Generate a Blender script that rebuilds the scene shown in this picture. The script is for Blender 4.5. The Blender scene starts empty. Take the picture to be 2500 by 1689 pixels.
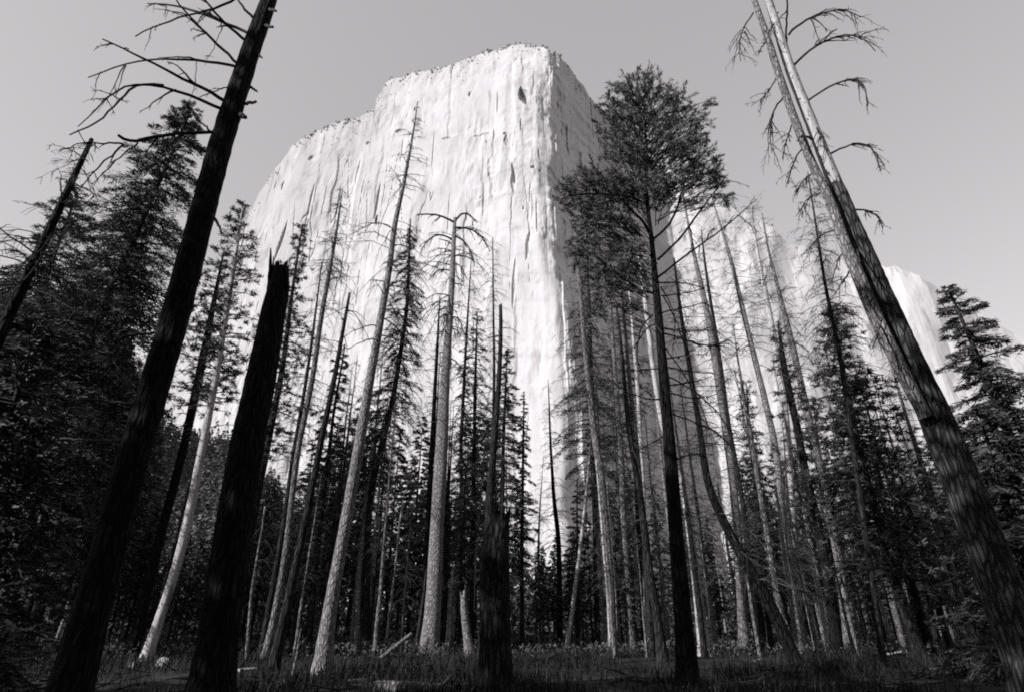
import bpy, math, random
import numpy as np
from mathutils import Vector
R = math.radians
rng = np.random.default_rng(7)
random.seed(7)
sc = bpy.context.scene
COL = sc.collection

# ------------------------------------------------------------------ camera
F, CX, CY, TILT, EYE = 1431.0, 1250.0, 844.5, R(25.5), 1.6
cam_d = bpy.data.cameras.new("camera")
cam_d.sensor_width = 36.0
cam_d.lens = 36.0 * F / 2500.0
cam_d.clip_start, cam_d.clip_end = 0.1, 20000
cam = bpy.data.objects.new("camera", cam_d)
cam.location = (0, 0, EYE)
cam.rotation_euler = (R(90) + TILT, 0, 0)
COL.objects.link(cam)
sc.camera = cam

def ray(px, py):
    u, v = (px - CX) / F, -(py - CY) / F
    return np.array([u, math.cos(TILT) - v * math.sin(TILT), math.sin(TILT) + v * math.cos(TILT)])

def at(px, py, Y):
    d = ray(px, py)
    s = Y / d[1]
    return np.array([s * d[0], Y, EYE + s * d[2]]), s / F      # point, metres per pixel there

# ------------------------------------------------------------------ light
SUN_EL, SUN_AZ = R(33), R(59)       # azimuth: off the axis behind the camera, towards the left
sdir = Vector((-math.sin(SUN_AZ) * math.cos(SUN_EL), -math.cos(SUN_AZ) * math.cos(SUN_EL), math.sin(SUN_EL)))
sl = bpy.data.lights.new("sun", 'SUN')
sl.energy, sl.angle, sl.color = 3.5, R(0.53), (1.0, 0.985, 0.99)
so = bpy.data.objects.new("sun", sl)
so.rotation_euler = sdir.to_track_quat('Z', 'Y').to_euler()
COL.objects.link(so)
w = bpy.data.worlds.new("World")
sc.world = w
w.use_nodes = True
nt = w.node_tree
bg = nt.nodes["Background"]
sky = nt.nodes.new("ShaderNodeTexSky")
sky.sky_type = 'NISHITA'
sky.sun_disc = False
sky.sun_elevation = SUN_EL
sky.sun_rotation = math.atan2(sdir.x, sdir.y)
sky.altitude = 1200
sky.dust_density = 0.3
sky.air_density = 1.0
bw = nt.nodes.new("ShaderNodeVectorMath"); bw.operation = 'DOT_PRODUCT'      # black and white film sees mostly blue
bw.inputs[1].default_value = (.10, .30, .60)
mx = nt.nodes.new("ShaderNodeMix"); mx.data_type = 'RGBA'; mx.blend_type = 'MULTIPLY'
mx.inputs[0].default_value = 1.0
mx.inputs[7].default_value = (1.0, 0.975, 0.995, 1)
nt.links.new(sky.outputs[0], bw.inputs[0]); pw = nt.nodes.new("ShaderNodeMath"); pw.operation = 'POWER'; pw.inputs[1].default_value = 0.5
ml = nt.nodes.new("ShaderNodeMath"); ml.operation = 'MULTIPLY'; ml.inputs[1].default_value = 1.23
nt.links.new(bw.outputs['Value'], pw.inputs[0]); nt.links.new(pw.outputs[0], ml.inputs[0])
nt.links.new(ml.outputs[0], mx.inputs[6])
nt.links.new(mx.outputs[2], bg.inputs[0])
bg.inputs[1].default_value = 0.15
vs = sc.view_settings
sc.display_settings.display_device = 'sRGB'
vs.view_transform = 'Standard'; vs.look = 'None'; vs.gamma = 1.0; vs.exposure = 1.0
vs.use_curve_mapping = False
sc.cycles.max_bounces = 4
sc.cycles.diffuse_bounces = 2
sc.cycles.use_denoising = False
sc.cycles.filter_width = 1.9

# ------------------------------------------------------------------ materials
def g(v): return (v, v * 0.975, v * 0.99, 1)

def mat(name, ramp, scale=(6, 6, 1), noise=1.0, detail=6, rough=0.9, bump=0.0, bdist=0.02, second=None, spec=0.1, flecks=None, plates=None, third=None):
    m = bpy.data.materials.new(name)
    m.use_nodes = True
    n, l = m.node_tree.nodes, m.node_tree.links
    b = n["Principled BSDF"]
    b.inputs["Roughness"].default_value = rough
    b.inputs["Specular IOR Level"].default_value = spec
    geo = n.new("ShaderNodeNewGeometry")
    mp = n.new("ShaderNodeMapping"); mp.inputs["Scale"].default_value = scale
    l.new(geo.outputs["Position"], mp.inputs["Vector"])
    tx = n.new("ShaderNodeTexNoise"); tx.inputs["Scale"].default_value = noise; tx.inputs["Detail"].default_value = detail
    tx.inputs["Roughness"].default_value = 0.62
    l.new(mp.outputs[0], tx.inputs["Vector"])
    cr = n.new("ShaderNodeValToRGB")
    while len(cr.color_ramp.elements) < len(ramp): cr.color_ramp.elements.new(0.5)
    for e, (p, v) in zip(cr.color_ramp.elements, ramp): e.position = p; e.color = g(v)
    l.new(tx.outputs[0], cr.inputs[0])
    out = cr.outputs[0]
    def layer(out, spec2):
        sc2, nz, lo, hi, val, det = spec2
        mp2 = n.new("ShaderNodeMapping"); mp2.inputs["Scale"].default_value = sc2
        l.new(geo.outputs["Position"], mp2.inputs["Vector"])
        t2 = n.new("ShaderNodeTexNoise"); t2.inputs["Scale"].default_value = nz; t2.inputs["Detail"].default_value = det
        l.new(mp2.outputs[0], t2.inputs["Vector"])
        rm = n.new("ShaderNodeMapRange"); rm.inputs[1].default_value = lo; rm.inputs[2].default_value = hi
        l.new(t2.outputs[0], rm.inputs[0])
        mm = n.new("ShaderNodeMix"); mm.data_type = 'RGBA'
        l.new(rm.outputs[0], mm.inputs[0]); l.new(out, mm.inputs[6]); mm.inputs[7].default_value = g(val)
        return mm.outputs[2]
    for s2 in (second, flecks, third):
        if s2: out = layer(out, s2)
    hgt = tx.outputs[0]
    if plates:                          # furrows between long bark plates
        mp3 = n.new("ShaderNodeMapping"); mp3.inputs["Scale"].default_value = plates[0]
        ad = n.new("ShaderNodeMix"); ad.data_type = 'VECTOR'; ad.inputs[0].default_value = .06 if len(plates) < 3 else .0
        l.new(geo.outputs["Position"], ad.inputs[4]); l.new(tx.outputs["Color"], ad.inputs[5]); l.new(ad.outputs[1], mp3.inputs["Vector"])
        vo = n.new("ShaderNodeTexVoronoi"); vo.feature = 'DISTANCE_TO_EDGE'; vo.inputs["Scale"].default_value = 1.0
        l.new(mp3.outputs[0], vo.inputs["Vector"])
        rm = n.new("ShaderNodeMapRange"); rm.inputs[1].default_value = 0.0; rm.inputs[2].default_value = plates[2] if len(plates) > 2 else .22
        l.new(vo.outputs["Distance"], rm.inputs[0])
        mm = n.new("ShaderNodeMix"); mm.data_type = 'RGBA'
        l.new(rm.outputs[0], mm.inputs[0]); mm.inputs[6].default_value = g(plates[1]); l.new(out, mm.inputs[7]); out = mm.outputs[2]
        hm = n.new("ShaderNodeMath"); hm.operation = 'MULTIPLY_ADD'; hm.inputs[1].default_value = 1.1
        l.new(rm.outputs[0], hm.inputs[0]); l.new(tx.outputs[0], hm.inputs[2]); hgt = hm.outputs[0]
    l.new(out, b.inputs["Base Color"])
    if bump:
        bp = n.new("ShaderNodeBump"); bp.inputs["Strength"].default_value = bump; bp.inputs["Distance"].default_value = bdist
        l.new(hgt, bp.inputs["Height"]); l.new(bp.outputs[0], b.inputs["Normal"])
    return m

M = {}
M['shadeblack'] = mat("shade_black_bark", [(.3, .006), (.5, .014), (.72, .032)], (9, 9, 1.1), 1.6, 8, bump=1.0, bdist=.06, plates=((8, 8, 1.5), .004))  # dark bark, with the forest shade put into its near black colour
M['dark'] = mat("dark_bark", [(.3, .014), (.52, .035), (.75, .075)], (8, 8, 1.0), 1.6, 8, bump=1.0, bdist=.05, plates=((9, 9, 1.6), .008))
M['grey'] = mat("grey_bark", [(.28, .06), (.5, .20), (.72, .34)], (8, 8, 1.3), 1.7, 8, bump=1.0, bdist=.04, plates=((10, 10, 2.2), .05),
                flecks=((4, 4, 3), 2.2, .63, .68, .05, 3))
M['pale'] = mat("pale_bare_wood", [(.25, .18), (.5, .36), (.7, .48)], (7, 7, .8), 1.6, 8, bump=.8, bdist=.03,
                second=((2.2, 2.2, .5), 1.0, .56, .70, .16, 4), flecks=((5, 5, 3), 2.2, .62, .66, .05, 3))
M['mid'] = mat("weathered_bark", [(.28, .09), (.5, .26), (.72, .40)], (8, 8, 1.6), 1.9, 8, bump=1.0, bdist=.04, plates=((11, 11, 3.2), .11),
               flecks=((4, 4, 3), 2.2, .62, .67, .04, 3))
M['litgrass'] = mat("pale_low_plants", [(.3, .03), (.5, .075), (.7, .15)], (1, 1, 1), .5, 4)  # paler than the grass: the sunlit band is put into the plant colour
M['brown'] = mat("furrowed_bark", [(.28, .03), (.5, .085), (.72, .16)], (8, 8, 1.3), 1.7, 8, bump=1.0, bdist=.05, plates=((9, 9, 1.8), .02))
M['twig'] = mat("dead_twig_wood", [(.3, .015), (.7, .06)], (2, 2, 2), 1.0, 3)
M['twigpale'] = mat("weathered_twig_wood", [(.3, .08), (.7, .25)], (2, 2, 2), 1.0, 3)
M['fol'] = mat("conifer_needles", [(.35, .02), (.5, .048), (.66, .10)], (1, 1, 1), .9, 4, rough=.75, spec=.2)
M['folmid'] = mat("sunlit_needles", [(.35, .05), (.5, .10), (.66, .19)], (1, 1, 1), .9, 4, rough=.75, spec=.2)  # lighter copy of the needles, sunlight put into the colour
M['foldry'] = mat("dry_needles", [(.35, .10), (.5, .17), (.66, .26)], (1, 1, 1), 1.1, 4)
M['rock'] = mat("pale_granite", [(.26, .25), (.36, .38), (.46, .445), (.62, .475), (.78, .53)], (.045, .045, .020), 1.0, 12, rough=.85, bump=.5, bdist=3.0,
                second=((.05, .05, .0028), 1.0, .57, .78, .26, 8), flecks=((.012, .012, .007), 1.0, .50, .75, .40, 6), third=((.11, .11, .0035), 1.0, .60, .72, .28, 6))
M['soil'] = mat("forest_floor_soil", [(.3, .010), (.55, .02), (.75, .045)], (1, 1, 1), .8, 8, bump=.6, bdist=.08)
M['grass'] = mat("dim_meadow_grass", [(.3, .008), (.5, .02), (.7, .055)], (1, 1, 1), .35, 4)  # grass kept dark: the foreground shade is put into its colour
M['hill'] = mat("forested_slope_ground", [(.3, .03), (.55, .06), (.75, .11)], (1, 1, 1), .05, 8, bump=.8, bdist=3)
M['stone'] = mat("boulder_stone", [(.3, .25), (.55, .42), (.75, .55)], (1, 1, 1), 3.0, 8, bump=.6, bdist=.05)

# ------------------------------------------------------------------ mesh building
class MB:
    def __init__(s): s.v, s.q, s.t, s.n = [], [], [], 0
    def add(s, v, q=None, t=None):
        v = np.asarray(v, float)
        if q is not None and len(q): s.q.append(np.asarray(q, int) + s.n)
        if t is not None and len(t): s.t.append(np.asarray(t, int) + s.n)
        s.v.append(v); s.n += len(v)
    def tube(s, pts, rad, sides=6, cap=True, noise=0.0, jag=0.0):
        pts = np.asarray(pts, float); rad = np.asarray(rad, float); n = len(pts)
        tan = np.gradient(pts, axis=0); tan /= np.linalg.norm(tan, axis=1)[:, None] + 1e-9
        ref = np.array([0, 0, 1.0]) if abs(tan[:, 2]).mean() < .8 else np.array([0, 1.0, 0])
        a = np.cross(tan, ref); a /= np.linalg.norm(a, axis=1)[:, None] + 1e-9
        b = np.cross(tan, a)
        th = np.linspace(0, 2 * np.pi, sides, endpoint=False)
        rr = rad[:, None] * np.ones(sides)[None]
        if noise:
            lobes = np.ones((n, sides))
            for k in (2, 3, 5, 8):
                lobes += noise / k ** .5 * np.sin(k * th[None] + rng.uniform(0, 6.3) + np.linspace(0, rng.uniform(-3, 3), n)[:, None])
            rr = rr * lobes * (1 + noise * .6 * rng.standard_normal((n, sides)))
        v = pts[:, None] + rr[..., None] * (np.cos(th)[None, :, None] * a[:, None] + np.sin(th)[None, :, None] * b[:, None])
        if jag:                               # a splintered broken end at the last ring
            v[-1] += tan[-1] * (jag * rng.uniform(-.55, 1, sides) ** 1)[:, None]
        i = np.arange(n - 1)[:, None] * sides; j = np.arange(sides)[None]; k = (j + 1) % sides
        q = np.stack([i + j, i + k, i + sides + k, i + sides + j], -1).reshape(-1, 4)
        v = v.reshape(-1, 3)
        t = None
        if cap:
            v = np.vstack([v, pts[-1] - (tan[-1] * jag * .8 if jag else 0)])
            jj = np.arange(sides)
            t = np.stack([(n - 1) * sides + jj, (n - 1) * sides + (jj + 1) % sides, np.full(sides, len(v) - 1)], -1)
        s.add(v, q, t)
    def leaves(s, c, d, L, W):
        c = np.asarray(c, float); n = len(c)
        if n == 0: return
        d = d / (np.linalg.norm(d, axis=1)[:, None] + 1e-9)
        sd = np.cross(d, rng.standard_normal((n, 3))); sd /= np.linalg.norm(sd, axis=1)[:, None] + 1e-9
        L = np.broadcast_to(L, (n,))[:, None]; W = np.broadcast_to(W, (n,))[:, None]
        p0, p1 = c - d * L * .5, c + d * L * .5
        v = np.stack([p0 - sd * W * .5, p0 + sd * W * .5, p1 + sd * W * .22, p1 - sd * W * .22], 1).reshape(-1, 3)
        s.add(v, np.arange(n * 4).reshape(-1, 4))
    def build(s, name, m, parent=None, origin=(0, 0, 0), smooth=True):
        me = bpy.data.meshes.new(name)
        V = np.vstack(s.v) - np.asarray(origin, float)
        Q = np.vstack(s.q) if s.q else np.zeros((0, 4), int)
        T = np.vstack(s.t) if s.t else np.zeros((0, 3), int)
        me.vertices.add(len(V)); me.vertices.foreach_set("co", V.astype(np.float32).ravel())
        loops = np.concatenate([Q.ravel(), T.ravel()])
        me.loops.add(len(loops)); me.loops.foreach_set("vertex_index", loops.astype(np.int32))
        st = np.concatenate([np.arange(len(Q)) * 4, len(Q) * 4 + np.arange(len(T)) * 3])
        me.polygons.add(len(st)); me.polygons.foreach_set("loop_start", st.astype(np.int32))
        me.polygons.foreach_set("use_smooth", np.full(len(st), smooth))
        me.update(calc_edges=True); me.validate()
        me.materials.append(M[m])
        o = bpy.data.objects.new(name, me); COL.objects.link(o)
        if parent is not None: o.parent = parent
        else: o.location = origin
        return o

def tag(o, label=None, cat=None, group=None, kind=None):
    if label: o["label"] = label
    if cat: o["category"] = cat
    if group: o["group"] = group
    if kind: o["kind"] = kind
    return o

def empty(name, loc, label, cat, group=None):
    o = bpy.data.objects.new(name, None); o.location = Vector(loc); o.empty_display_size = .3
    COL.objects.link(o)
    return tag(o, label, cat, group)

# smooth value noise on a plane
def vnoise(x, y, seed=0):
    r = np.random.default_rng(seed); G = r.random((256, 256))
    xi, yi = np.floor(x).astype(int), np.floor(y).astype(int)
    fx, fy = x - xi, y - yi
    fx, fy = fx * fx * (3 - 2 * fx), fy * fy * (3 - 2 * fy)
    a, b = G[xi % 256, yi % 256], G[(xi + 1) % 256, yi % 256]
    c, d = G[xi % 256, (yi + 1) % 256], G[(xi + 1) % 256, (yi + 1) % 256]
    return (a * (1 - fx) + b * fx) * (1 - fy) + (c * (1 - fx) + d * fx) * fy
def fbm(x, y, seed=0, o=4):
    s, a, t = 0, 1, 0
    for k in range(o): s = s + a * vnoise(x * 2 ** k, y * 2 ** k, seed + k); t += a; a *= .5
    return s / t - .5

def gz(x, y):
    x, y = np.asarray(x, float), np.asarray(y, float)
    far = np.clip((np.hypot(x, y) - 6) / 20, 0, 1)
    return (fbm(x / 9 + 50, y / 9 + 50, 11, 3) * .35 + fbm(x / 35 + 9, y / 35 + 9, 21, 2) * .5) * far * np.clip(1.6 - np.hypot(x, y) / 300, 0, 1)

# ------------------------------------------------------------------ ground
a1 = np.concatenate([-np.geomspace(8000, 60, 30), np.linspace(-58, 58, 130), np.geomspace(60, 8000, 30)])
b1 = np.concatenate([-np.geomspace(8000, 12, 26), np.linspace(-10, 100, 150), np.geomspace(104, 8000, 34)])
X, Yg = np.meshgrid(a1, b1)
mb = MB(); nx, ny = len(a1), len(b1)
i = np.arange(ny - 1)[:, None] * nx + np.arange(nx - 1)[None]
mb.add(np.stack([X, Yg, gz(X, Yg)], -1).reshape(-1, 3), np.stack([i, i + 1, i + nx + 1, i + nx], -1).reshape(-1, 4))
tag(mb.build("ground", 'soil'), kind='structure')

def steps(x, y, seed, hard=5.0):          # blocks with crisp joints between them
    r = np.random.default_rng(seed); G = r.random((256, 256))
    xi, yi = np.floor(x).astype(int), np.floor(y).astype(int)
    fx = np.clip((x - xi - .5) * hard + .5, 0, 1); fy = np.clip((y - yi - .5) * hard + .5, 0, 1)
    a, b = G[xi % 256, yi % 256], G[(xi + 1) % 256, yi % 256]; c, d = G[xi % 256, (yi + 1) % 256], G[(xi + 1) % 256, (yi + 1) % 256]
    return (a * (1 - fx) + b * fx) * (1 - fy) + (c * (1 - fx) + d * fx) * fy - .5
# ------------------------------------------------------------------ the granite cliff
SKY = [(420, 700), (560, 640), (599, 555), (607, 520), (636, 463), (665, 417), (693, 383), (716, 348), (768, 317), (808, 302), (848, 291), (917, 259), (920, 233), (934, 214),
       (940, 196), (963, 182), (1020, 173), (1106, 159), (1141, 145), (1181, 130), (1227, 120), (1272, 114), (1313, 119), (1353, 130), (1381, 147), (1407, 176),
       (1434, 211), (1460, 238), (1478, 265), (1560, 350), (1650, 430), (1764, 506), (1804, 515), (1875, 546), (1924, 585), (2030, 615), (2145, 644), (2199, 655), (2248, 677), (2275, 693), (2310, 715), (2420, 770), (2560, 850), (2750, 960)]
az, el = [], []
for p in SKY:
    d = ray(*p); az.append(math.atan2(d[0], d[1])); el.append(math.atan2(d[2], math.hypot(d[0], d[1])))
az, el = np.array(az), np.array(el)
PLAN = [(-60, 1500), (-44, 1180), (-39, 1000), (-33, 880), (-26, 800), (-18, 735), (-8, 672), (0, 632), (3.5, 622), (5.2, 628), (6.6, 680), (9, 790), (12, 900), (17, 1010), (23, 1080), (30, 1120), (40, 1180), (55, 1300), (70, 1500)]
PLAN = PLAN[:9] + [(5.2, 630), (6.6, 668), (9, 724), (12, 776), (15, 806), (17, 812), (19, 812), (23, 825), (30, 880), (40, 1010), (55, 1250), (70, 1500)]
pa, pr = np.array([R(a) for a, _ in PLAN]), np.array([r for _, r in PLAN])
ncol, nrow = 820, 330
A = np.concatenate([np.linspace(az[0] - .05, R(3), 520), np.linspace(R(3), R(14), 170)[1:], np.linspace(R(14), az[-1] + .04, 131)])
ncol = len(A)
Rc = np.interp(A, pa, pr)
ks = np.hanning(27)[1:-1]; ks /= ks.sum()
def soft(a): return np.convolve(np.pad(a, 12, mode='edge'), ks, 'valid')
Rc = soft(Rc)
wn = np.clip((A + R(4)) / R(5), 0, 1) * np.clip((R(17) - A) / R(5), 0, 1)
RcT = soft(np.interp(A - R(1.7) * wn, pa, pr))      # the summit overhangs the corner to the right
E = np.interp(A, az, el)
sarc = np.cumsum(np.hypot(np.gradient(Rc), Rc * np.gradient(A)))
lean = .13
t = np.linspace(0, 1, nrow)[:, None]
# top distance is Rc + lean*H; H solves EYE + (Rc + lean*H) * tan(E) = H
H = (EYE + RcT * np.tan(E)) / (1 - lean * np.tan(E))
H = H + fbm(sarc / 11, sarc * 0, 5, 4) * 15 + steps(sarc / 16, sarc * 0 + .5, 6, 4) * 7
Z = t * H[None]
S = np.broadcast_to(sarc[None], Z.shape)
zc = Z[:, A.searchsorted(R(3.5))]                # the corner wanders: ragged, wider towards the foot and the summit
sh = R(1.7) * np.clip((zc / zc[-1] - .84) / .13, 0, 1) + R(1.5) * np.clip((.50 - zc / zc[-1]) / .16, 0, 1) \
     + R(1.4) * fbm(zc / 90, zc * 0 + 3, 15, 3) + R(.5) * steps(zc / 40, zc * 0 + 7.5, 16, 8) + R(.3) * steps(zc / 14, zc * 0 + 2.5, 17, 5)
sh = sh * np.clip((1.0 - zc / zc[-1]) / .02, 0, 1) + R(1.7) * (1 - np.clip((1.0 - zc / zc[-1]) / .02, 0, 1))
RR = np.stack([soft(np.interp(A - q * wn, pa, pr)) for q in sh])
W1, W2 = fbm(S / 16, Z / 48, 71, 5), fbm(S / 24, Z / 30, 72, 5)
PM = np.clip(fbm(S / 110, Z / 170, 91, 4) * 4.5 + .42, .08, 1.25)       # smooth slabs beside broken rock
D = fbm(S / 170, Z / 500, 31, 3) * 30 + fbm(S / 40, Z / 300, 41, 4) * 3.5
D = D + steps((S + W1 * 14) / 36, (Z + W2 * 40) / 170, 51, 9) * 3.6 + steps((S + W1 * 10) / 15, (Z + W2 * 24) / 66, 52, 6) * 1.9 * PM + steps((S + W2 * 6) / 6.5, (Z + W1 * 10) / 22, 53, 4) * 1.1 * PM
D = D - 2.6 * np.clip(1 - np.abs(fbm((S + W1 * 5) / 24, Z / 460, 83, 3)) / .010, 0, 1) * np.clip(fbm(S / 60, Z / 120, 82, 2) * 8, 0, 1)
D = D + fbm(S / 7, Z / 16, 61, 4) * 2.2 * PM + fbm(S / 22, Z / 60, 62, 4) * 3.2 * PM
ang = np.broadcast_to(A[None], Z.shape)
D = D * (1 + 1.7 * np.clip((ang - R(4.2)) / R(2), 0, 1) * np.clip((R(24) - ang) / R(8), 0, 1))
fw = np.clip((ang - R(15)) / R(6), 0, 1)                 # the far wall: broad ribs and gullies
D = D * (1 - fw) + fw * (fbm(S / 130, Z / 420, 33, 3) * 60 + fbm(S / 45 + W2 * .4, Z / 160, 34, 4) * 22)
def feat(px0, py0, wpx, hpx, depth, skew=0):       # a flake, alcove or slot on the wall: centre, half sizes
    d = ray(px0, py0); a0 = math.atan2(d[0], d[1]); e0 = math.atan2(d[2], math.hypot(d[0], d[1]))
    r0 = np.interp(a0, pa, pr); z0 = EYE + (r0 + 60) * math.tan(e0)
    s0 = np.interp(a0, A, sarc); m = r0 / F * 1.15
    u = (S - s0) / (wpx * m) - skew * (Z - z0) / (hpx * m)
    v = (Z - z0) / (hpx * m * 1.6)
    return .55 * depth * np.clip(2.2 - (np.abs(u + W1 * .8) + np.abs(v) * np.abs(v)) * 2.2, 0, 1)
D = D - feat(1276, 185, 16, 34, 26, -.3) - feat(1271, 265, 3, 22, 7) - feat(1236, 305, 8, 20, 6) - feat(1255, 420, 9, 40, 7) \
      - feat(1300, 387, 9, 4, 9) - feat(1317, 390, 4, 4, 7) - feat(980, 270, 12, 7, 7) - feat(922, 515, 5, 14, 12) - feat(925, 460, 4, 50, 8, .5) - feat(697, 420, 2.5, 10, 8) \
      - feat(690, 570, 5, 45, 9, .8) - feat(1385, 300, 8, 60, -16) - feat(1420, 360, 10, 50, -22) - feat(1175, 290, 30, 3, 5) - feat(1090, 300, 20, 3, 4, .1) \
      - feat(1233, 287, 9, 2, 6) - feat(1231, 308, 2, 10, 6) - feat(1239, 305, 1.6, 9, 5) - feat(1254, 400, 6, 30, 9, -.5) - feat(1193, 405, 1.5, 10, 5) - feat(1172, 466, 5, 2, 5) - feat(1277, 499, 2.5, 4, 7) \
      - feat(1315, 345, 3, 20, 7, -.3) - feat(1190, 311, 8, 1.6, 4, .4) - feat(1215, 200, 2, 40, 5) - feat(1060, 330, 2, 60, 4) - feat(985, 330, 2, 50, 4, .2) - feat(880, 380, 5, 40, 5, .3) - feat(830, 470, 4, 60, 5, .3) \
      - feat(760, 480, 4, 60, 5, .4) - feat(905, 300, 8, 5, 5) - feat(1020, 210, 6, 8, 5) - feat(1150, 170, 6, 10, 6) - feat(770, 345, 10, 8, 6) - feat(1180, 480, 3, 40, 4) - feat(1310, 520, 3, 50, 5) - feat(1290, 600, 8, 40, 6, .4) - feat(1255, 700, 6, 60, 5, .5)
Dt = np.clip(t * 1, 0, 1)
slab = (1 - t) ** 3 * 60                                   # the foot of the wall slopes out
rr = RR + lean * Z - D - slab
V = np.stack([rr * np.sin(A)[None], rr * np.cos(A)[None], Z - 4], -1)
back = np.stack([(rr[-1] + 900) * np.sin(A), (rr[-1] + 900) * np.cos(A), H * .85], -1)[None]
mid = V[-1:].copy(); mid[..., 0] += 60 * np.sin(A); mid[..., 1] += 60 * np.cos(A); mid[..., 2] += 1
V = np.concatenate([V, mid, back], 0)
ii = np.arange(V.shape[0] - 1)[:, None] * ncol + np.arange(ncol - 1)[None]
mb = MB(); mb.add(V.reshape(-1, 3), np.stack([ii, ii + 1, ii + ncol + 1, ii + ncol], -1).reshape(-1, 4))
co = np.array([0, 640, 0.])
tag(mb.build("granite_cliff", 'rock', origin=co, smooth=False), "huge sunlit pale granite cliff with a shaded right flank behind the forest", "cliff", kind='structure')
TOP = V[nrow - 1]

# scrub on the rim and ledges: nobody could count it
mb = MB()
for k in range(380):
    c = int(rng.integers(60, ncol - 60))
    if not (R(-31) < A[c] < R(32)): continue
    f = (H[c] - H[max(c - 6, 0)])
    row = nrow - 1 - int(abs(rng.normal(0, 9 if A[c] > R(1) else 5)) + (rng.random() < .2) * rng.integers(4, 26))
    p = V[row, c]; h = rng.uniform(1.5, 4.8) * (.6 if row < nrow - 6 else 1)
    n = 14
    cc = p + np.stack([rng.normal(0, h * .28, n), rng.normal(0, h * .28, n), rng.uniform(0, h, n)], -1)
    mb.leaves(cc, rng.standard_normal((n, 3)), h * .45, h * .35)
tag(mb.build("rim_scrub", 'fol', origin=co), "dark scrub and small trees dotted along the cliff rim", "scrub", kind='stuff')

# ------------------------------------------------------------------ trees
def resample(pts, n):
    pts = np.asarray(pts, float)
    s = np.concatenate([[0], np.cumsum(np.linalg.norm(np.diff(pts[:, :3], axis=0), axis=1))])
    u = np.linspace(0, s[-1], n)
    out = np.stack([np.interp(u, s, pts[:, k]) for k in range(pts.shape[1])], -1)
    for k in range(pts.shape[1]):                        # round the corners off
        if n > 8:
            q = np.pad(out[:, k], 2, mode='reflect', reflect_type='odd'); out[:, k] = np.convolve(q, np.ones(5) / 5, 'valid')
    return out

def trunk_line(px, Y, n=36, foot=True):
    """px: (x, y, width) from the top down, in pixels of the photograph; gives points from the ground up with a radius each."""
    L = []
    for (x, y, wd) in px:
        p, m = at(x, y, Y); L.append([*p, wd * m * .5])
    L = np.array(L)[::-1]
    if foot:
        z0 = float(gz(L[0, 0], Y)) - .25
        if L[0, 2] > z0:
            k = (L[0, 2] - z0) / max(L[1, 2] - L[0, 2], .1)
            b = L[0].copy(); b[:3] = L[0, :3] - (L[1, :3] - L[0, :3]) * k; b[2] = z0; b[3] = L[0, 3] * 1.06
            L = np.vstack([b, L])
        else:
            j = np.argmax(L[:, 2] > z0); f = (z0 - L[j - 1, 2]) / (L[j, 2] - L[j - 1, 2])
            b = L[j - 1] + f * (L[j] - L[j - 1]); L = np.vstack([b, L[j:]])
    o = resample(L, n)
    o[:, 1] += np.linspace(0, 1, n) * 0
    if foot: o[:, 3] *= 1 + .35 * np.exp(-(o[:, 2] - o[0, 2]) / .5)
    return o

def on_trunk(T, z):
    return np.array([np.interp(z, T[:, 2], T[:, k]) for k in range(4)])

def twig(mb, p, d, L, r, droop=.5, up=0., sub=5, sides=4, subL=.35, wob=.16):
    n = 7; r = r * 2.0
    s = np.linspace(0, 1, n)[:, None]
    pts = p + d * L * s + np.array([0, 0, 1.0]) * L * (up * s - droop * s ** 2)
    pts = pts + np.cumsum(rng.normal(0, wob * L / n, (n, 3)), 0)
    mb.tube(pts, r * np.linspace(1, .25, n), sides, cap=False)
    for _ in range(sub):
        k = rng.uniform(.25, 1); i = min(int(k * (n - 1)), n - 2)
        q = pts[i] + (pts[i + 1] - pts[i]) * (k * (n - 1) - i)
        dd = (pts[i + 1] - pts[i]); dd = dd / np.linalg.norm(dd) + rng.normal(0, .75, 3) + np.array([0, 0, -.35])
        dd /= np.linalg.norm(dd); l = L * subL * rng.uniform(.4, 1.1) * (1.15 - k * .6)
        m = np.stack([q, q + dd * l * .5 + [0, 0, .02 * l], q + dd * l + [0, 0, -.18 * l]])
        rs = max(r * .42, .011); mb.tube(m, [rs, rs * .8, rs * .45], 3, cap=False)
    return pts

def twigs(T, n, zlo, zhi, L, r=.018, droop=.45, sub=5, bias=0, up=.1, taper=.6, subL=.4, mb=None):
    mb = mb or MB()
    cl = rng.uniform(0, 1, max(3, n // 7)); zs = np.where(rng.random(n) < .55, cl[rng.integers(0, len(cl), n)] + rng.normal(0, .015, n), rng.uniform(0, 1, n)) if n > 1 else rng.uniform(0, 1, 1)
    zs = np.sort(np.clip(zs, 0, 1))
    for k in zs:
        z = zlo + (zhi - zlo) * k
        c = on_trunk(T, z)
        ph = rng.uniform(0, 2 * np.pi)
        d = np.array([math.cos(ph) + bias * .9, math.sin(ph), 0]); d /= np.linalg.norm(d) + 1e-6
        l = L * (rng.uniform(.1, .35) if rng.random() < .3 else rng.uniform(.5, 1.3)) * (1 - taper * k)
        twig(mb, c[:3] + d * c[3] * .5, d, l, r * rng.uniform(.7, 1.3) * (1 - .4 * k), droop * rng.uniform(.4, 1.5), up * rng.uniform(-1, 2.5), sub, subL=subL)
    return mb

def bark(T, sides=14, noise=.03, jag=0.0, mb=None):
    mb = mb or MB(); mb.tube(T[:, :3], T[:, 3], sides, True, noise, jag); return mb

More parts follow.
